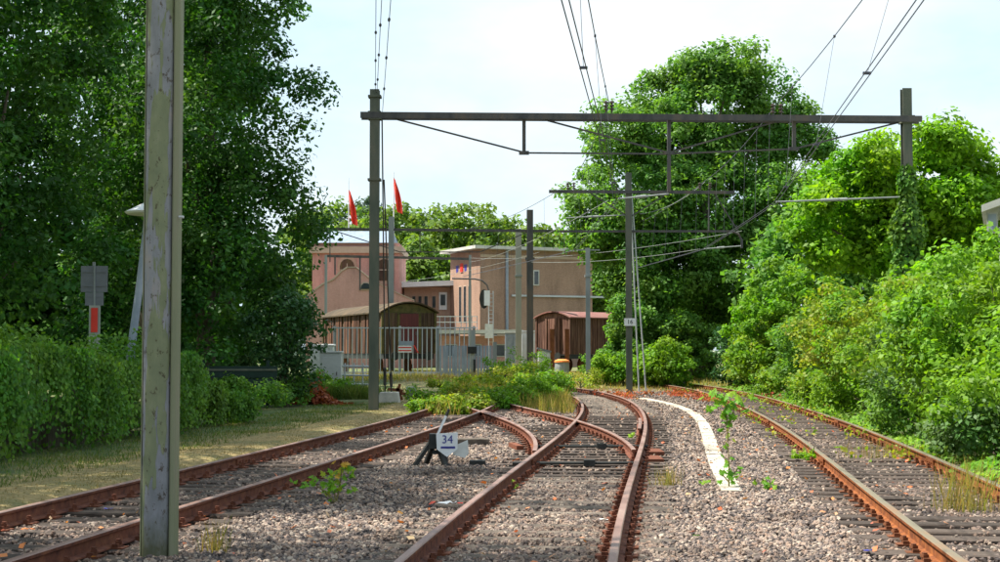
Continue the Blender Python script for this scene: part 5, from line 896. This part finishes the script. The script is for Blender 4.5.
WL = ['bright weed clump where the left rails vanish, nearest the 34 lever', 'bright weed clump growing between the vanishing left rails', 'yellowish weed clump at the tip of the left frog', 'fresh weed clump between the left frog and the diverging rail', 'tall weed clump just inside the start of the far curve', 'weed clump in front of the tall one inside the far curve', 'narrow weed clump touching the curving rail end', 'leafy weed clump nearest the anchor block', 'yellowish weed clump behind the frog of the left rails', 'fresh weed clump over the end of the left rails', 'yellow green weed clump left of the curving rails', 'dense weed clump hugging the inside of the curving rails', 'tall weed clump in the centre of the weed patch', 'bright clump right beside the steel gate', 'clump below the concrete mast', 'sparse clump in front of the palisade plinth', 'straw tinted clump before the steel gate', 'clump below the rusty posts', 'dark clump between red wagon and number 16 mast', 'small clump at the crossing of the curving rails', 'small dark clump in front of the weed patch']
for i, ((px, Yc, top, r, m_), lb) in enumerate(zip(WD, WL)):
    bush(lb, px, Yc, top, r, r, m_, 46, 44, .10, (.18, .36), 300 + i, name='weed_clump', nl=6, z0=.05, group='weeds between the tracks', cat='weeds')
x, y = RNG.uniform(-2.6, 3.5, 26000), RNG.uniform(37.5, 66, 26000); k = (x < MAIN(y) - 1.0) & (x > edgeL(y) + .3) & ((y > 43) | (np.sin(x * 3) * np.sin(y * 1.7) > 0)) & ((y > 42) | (np.abs(x - DIV(y)) > 1.1)); x, y = x[k], y[k]; grass('weedy_grass', 'straw and green grass between the weed clumps before the fence', x, y, np.maximum(ground_z(x, y), -.02), .46, .016, M['gr_straw'], .2)
x, y = RNG.uniform(-7, 12, 16000), RNG.uniform(60, 82, 16000); grass('far_grass', 'rough green grass around the fence and the far track ends', x, y, ground_z(x, y), .22, .03, M['gr_straw'], .3)
pos = []
for px, py, sx, sy, k in ((624, 393, .45, 2.6, 260), (650, 391, .3, 1.0, 60), (678, 392, .42, 1.6, 300), (706, 396, .42, 2.0, 300), (598, 391, .3, 1.5, 50), (772, 395, .35, 1, 90), (830, 407, .15, .8, 40)):
    q = G(px, py + 3, .05); pos.append(np.array(q) + RNG.normal(size=(k, 3)) * np.array([sx * .55, sy * .6, 0]) + np.abs(RNG.normal(size=(k, 1))) * np.array([0, 0, .09]))
pos = np.vstack(pos); n = len(pos); pos[:, 2] += np.maximum(ground_z(pos[:, 0], pos[:, 1]), 0) * 0; tag(link('red_weeds', leaf_mesh('red_weeds', pos, RNG.normal(size=(n, 3)) + np.array([0, 0, .6]), .085 * (.6 + RNG.random(n)), RNG.random(n), M['lf_red'])), 'low red weeds spreading over the ballast at the far curve', 'weeds', kind='stuff')
# saplings with leaves of their own
def maple(name, s, m_, tint):
    out = [(0, -.5), (.12, -.22), (.42, -.30), (.30, -.05), (.52, .12), (.24, .14), (.20, .30), (0, .55), (-.20, .30), (-.24, .14), (-.52, .12), (-.30, -.05), (-.42, -.30), (-.12, -.22)]
    me = bpy.data.meshes.new(name); vs_ = [(0, .02, .0)] + [(a_ * s, b_ * s, -.25 * s * abs(a_) - .12 * s * max(0, b_)) for a_, b_ in out]; n_ = len(out); me.from_pydata(vs_, [], [(0, 1 + i, 1 + (i + 1) % n_) for i in range(n_)]); t_ = me.attributes.new('tint', 'FLOAT', 'POINT'); t_.data.foreach_set('value', [tint] * len(vs_)); me.materials.append(m_); return me
ML = [maple('leaf', 1, M['lf_maple'], t_) for t_ in (.1, .35, .6, .85)] + [maple('leaf', 1, M['lf_maple_amber'], .5)]
def sapling(label, px, py, stems, leaves, name='maple_sapling', cat='sapling'):
    g = G(px, py, 0); t = thing(name, label, cat, (g.x, g.y, 0)); mb = MB()
    for a_, b_ in stems: a_, b_ = P(*a_, g.y) - t.location, P(*b_, g.y) - t.location; mb.tube([a_, (a_ + b_) / 2 + Vector((.01, .03, 0)), b_], [.011, .008, .004], 5)
    mb.build('stem', M['stem'], t)
    for lx, ly, s, k in leaves:
        q_ = P(lx, ly, g.y) - t.location + Vector((0, random.uniform(-.09, .09), 0)); o = link('leaf', ML[k], t, q_); s *= .98; o.scale = (s, s, s); o.rotation_euler = (random.uniform(.3, 1.2), random.uniform(-.5, .5), random.uniform(-1.2, 1.2))
    return t
r_ = random.Random(5)
lv_ = [(341 + r_.uniform(-8, 8), 462 + r_.uniform(-3, 3), .085, 4) for _ in range(5)] + [(342 + r_.uniform(-12, 13), 470 + r_.uniform(-4, 22), .10, r_.choice((0, 1, 2, 3))) for _ in range(26)] + [(330 + r_.uniform(-9, 9), 476 + r_.uniform(-4, 24), .09, r_.choice((1, 2, 3))) for _ in range(18)] + [(310 + r_.uniform(-8, 8), 482 + r_.uniform(-6, 6), .085, r_.choice((0, 1))) for _ in range(9)] + [(292, 480, .07, 0), (295, 482, .07, 1)] + [(340 + r_.uniform(-4, 4), 476 + r_.uniform(-3, 3), .08, 4) for _ in range(2)]
sapling('small maple sapling with yellow top leaves between left and middle tracks', 336, 504, [((336, 504), (342, 464)), ((336, 504), (330, 476)), ((336, 503), (312, 482))], lv_)
lv_ = [(725 + r_.gauss(0, 11), 399 + r_.gauss(0, 5), .13, r_.choice((0, 0, 1, 1, 2))) for _ in range(30)] + [(729 + r_.gauss(0, 5), 417 + r_.gauss(0, 7), .11, r_.choice((0, 1, 2))) for _ in range(18)] + [(728 + r_.gauss(0, 3.5), y_, .09, r_.choice((0, 1, 2, 3))) for y_ in (436, 444, 447, 455, 458, 462, 440, 430)] + [(731 + r_.gauss(0, 8), 475 + r_.gauss(0, 5), .10, r_.choice((0, 0, 1))) for _ in range(18)]
sapling('tall thin sapling rising beside the near end of the pale cable trough', 729, 489, [((729, 489), (728, 440)), ((728, 441), (724, 394)), ((728, 430), (735, 405)), ((729, 480), (738, 468)), ((729, 482), (720, 473))], lv_)
sapling('small green seedling right of the pale cable trough', 769, 491, [((769, 491), (770, 480)), ((769, 491), (764, 483)), ((769, 491), (777, 484))], [(769 + r_.gauss(0, 6), 483 + r_.gauss(0, 2.5), .085, r_.choice((0, 1, 2))) for _ in range(14)], 'seedling')
sapling('tiny bright seedling left of the trough end', 704, 486, [((704, 486), (704, 481))], [(704 + r_.gauss(0, 4), 482 + r_.gauss(0, 1.5), .06, r_.choice((1, 2))) for _ in range(9)], 'seedling')
sapling('tiny seedling beside the middle rail near the fishbolts', 516, 489, [((516, 489), (516, 484))], [(516 + r_.gauss(0, 1.5), 485 + r_.gauss(0, 2), .06, 2) for _ in range(7)], 'seedling')
sapling('bright seedling between the switch rails', 631, 438, [((631, 438), (631, 434))], [(631 + r_.gauss(0, 1.5), 434.5 + r_.gauss(0, 1.5), .10, 2) for _ in range(6)], 'seedling')
bush('dense little green plant growing at the left rail of the right track', 809, 22.2, .30, .24, .28, 'lf_bright', 40, 45, .05, (.07, .12), 400, x=X(809, 22.2), name='small_plant', nl=4, z0=.03, cat='plant')
for lb, px, py, n_, sx, h in (('straw and green grass tuft between the right rails at the picture edge', 965, 510, 260, .15, .6), ('dry grass tuft between the right rails further along', 884, 458, 150, .3, .42), ('wispy dry grass tuft right of the left track near the pole', 214, 552, 90, .05, .32), ('small dry tuft beside the trough at the middle rail', 668, 486, 130, .08, .3)):
    q = G(px, py, 0); x = q.x + RNG.normal(size=n_) * sx; y = q.y + RNG.normal(size=n_) * sx; o = grass('grass_tuft', None, x - q.x, y - q.y, np.zeros(n_), h * .8, .0055, M['gr_straw'], .17); o.location = (q.x, q.y, -.01); tag(o, lb, 'grass tuft', 'grass tufts in the ballast', kind='stuff')
n = 2600; y = RNG.uniform(20, 60, n); x = RIGHT(y) + RNG.choice([-.2, .45, .62, -1.0, 1.0], n) + RNG.normal(size=n) * .12; k = np.sin(y * 1.7 + 1) * np.sin(y * .63) > .25; x, y = x[k], y[k]; n = len(x); tag(link('track_weeds', leaf_mesh('track_weeds', np.stack([x, y, .02 + .18 * RNG.random(n)], -1), RNG.normal(size=(n, 3)) + np.array([0, 0, .8]), .07 * (.6 + RNG.random(n)), RNG.random(n), M['lf_weed'])), 'sparse low weeds growing between the right rails', 'weeds', kind='stuff')
# litter
def litter(name, label, cat, px, py, size, m_):
    q = G(px, py, .03); mb = MB(); r = random.Random(px); nn = 6; vs_ = [(-size + 2 * size * i / nn, (-1) ** j * size * .4, r.uniform(0, size * .3)) for i in range(nn + 1) for j in range(2)]; mb.add(vs_, [(2 * i, 2 * i + 2, 2 * i + 3, 2 * i + 1) for i in range(nn)]); o = mb.build(name, m_, smooth=True); o.location = q + Vector((0, 0, .01)); s_ = o.modifiers.new('t', 'SOLIDIFY'); s_.thickness = .004; tag(o, label, cat)
litter('wrapper', 'crumpled white wrapper on the ballast left of the middle rail', 'litter', 447, 505, .10, M['white'])
litter('plastic_scrap', 'small red plastic scrap by the white wrapper', 'litter', 460, 504, .03, M['red'])
litter('plastic_scrap', 'blue plastic scrap between the sleepers of the left track', 'litter', 108, 510, .05, M['blue'])
litter('plastic_scrap', 'orange plastic scrap on the left track near the picture edge', 'litter', 28, 530, .06, M['orange'])
litter('plastic_scrap', 'green plastic scrap on the ballast right of the middle track', 'litter', 697, 537, .035, M['lf_fresh'])
litter('plastic_scrap', 'blue scrap beside the near sleepers of the right track', 'litter', 868, 552, .035, M['blue'])
litter('paper_scrap', 'pale paper scrap on the ballast inside the middle track', 'litter', 604, 521, .05, M['offwhite'])
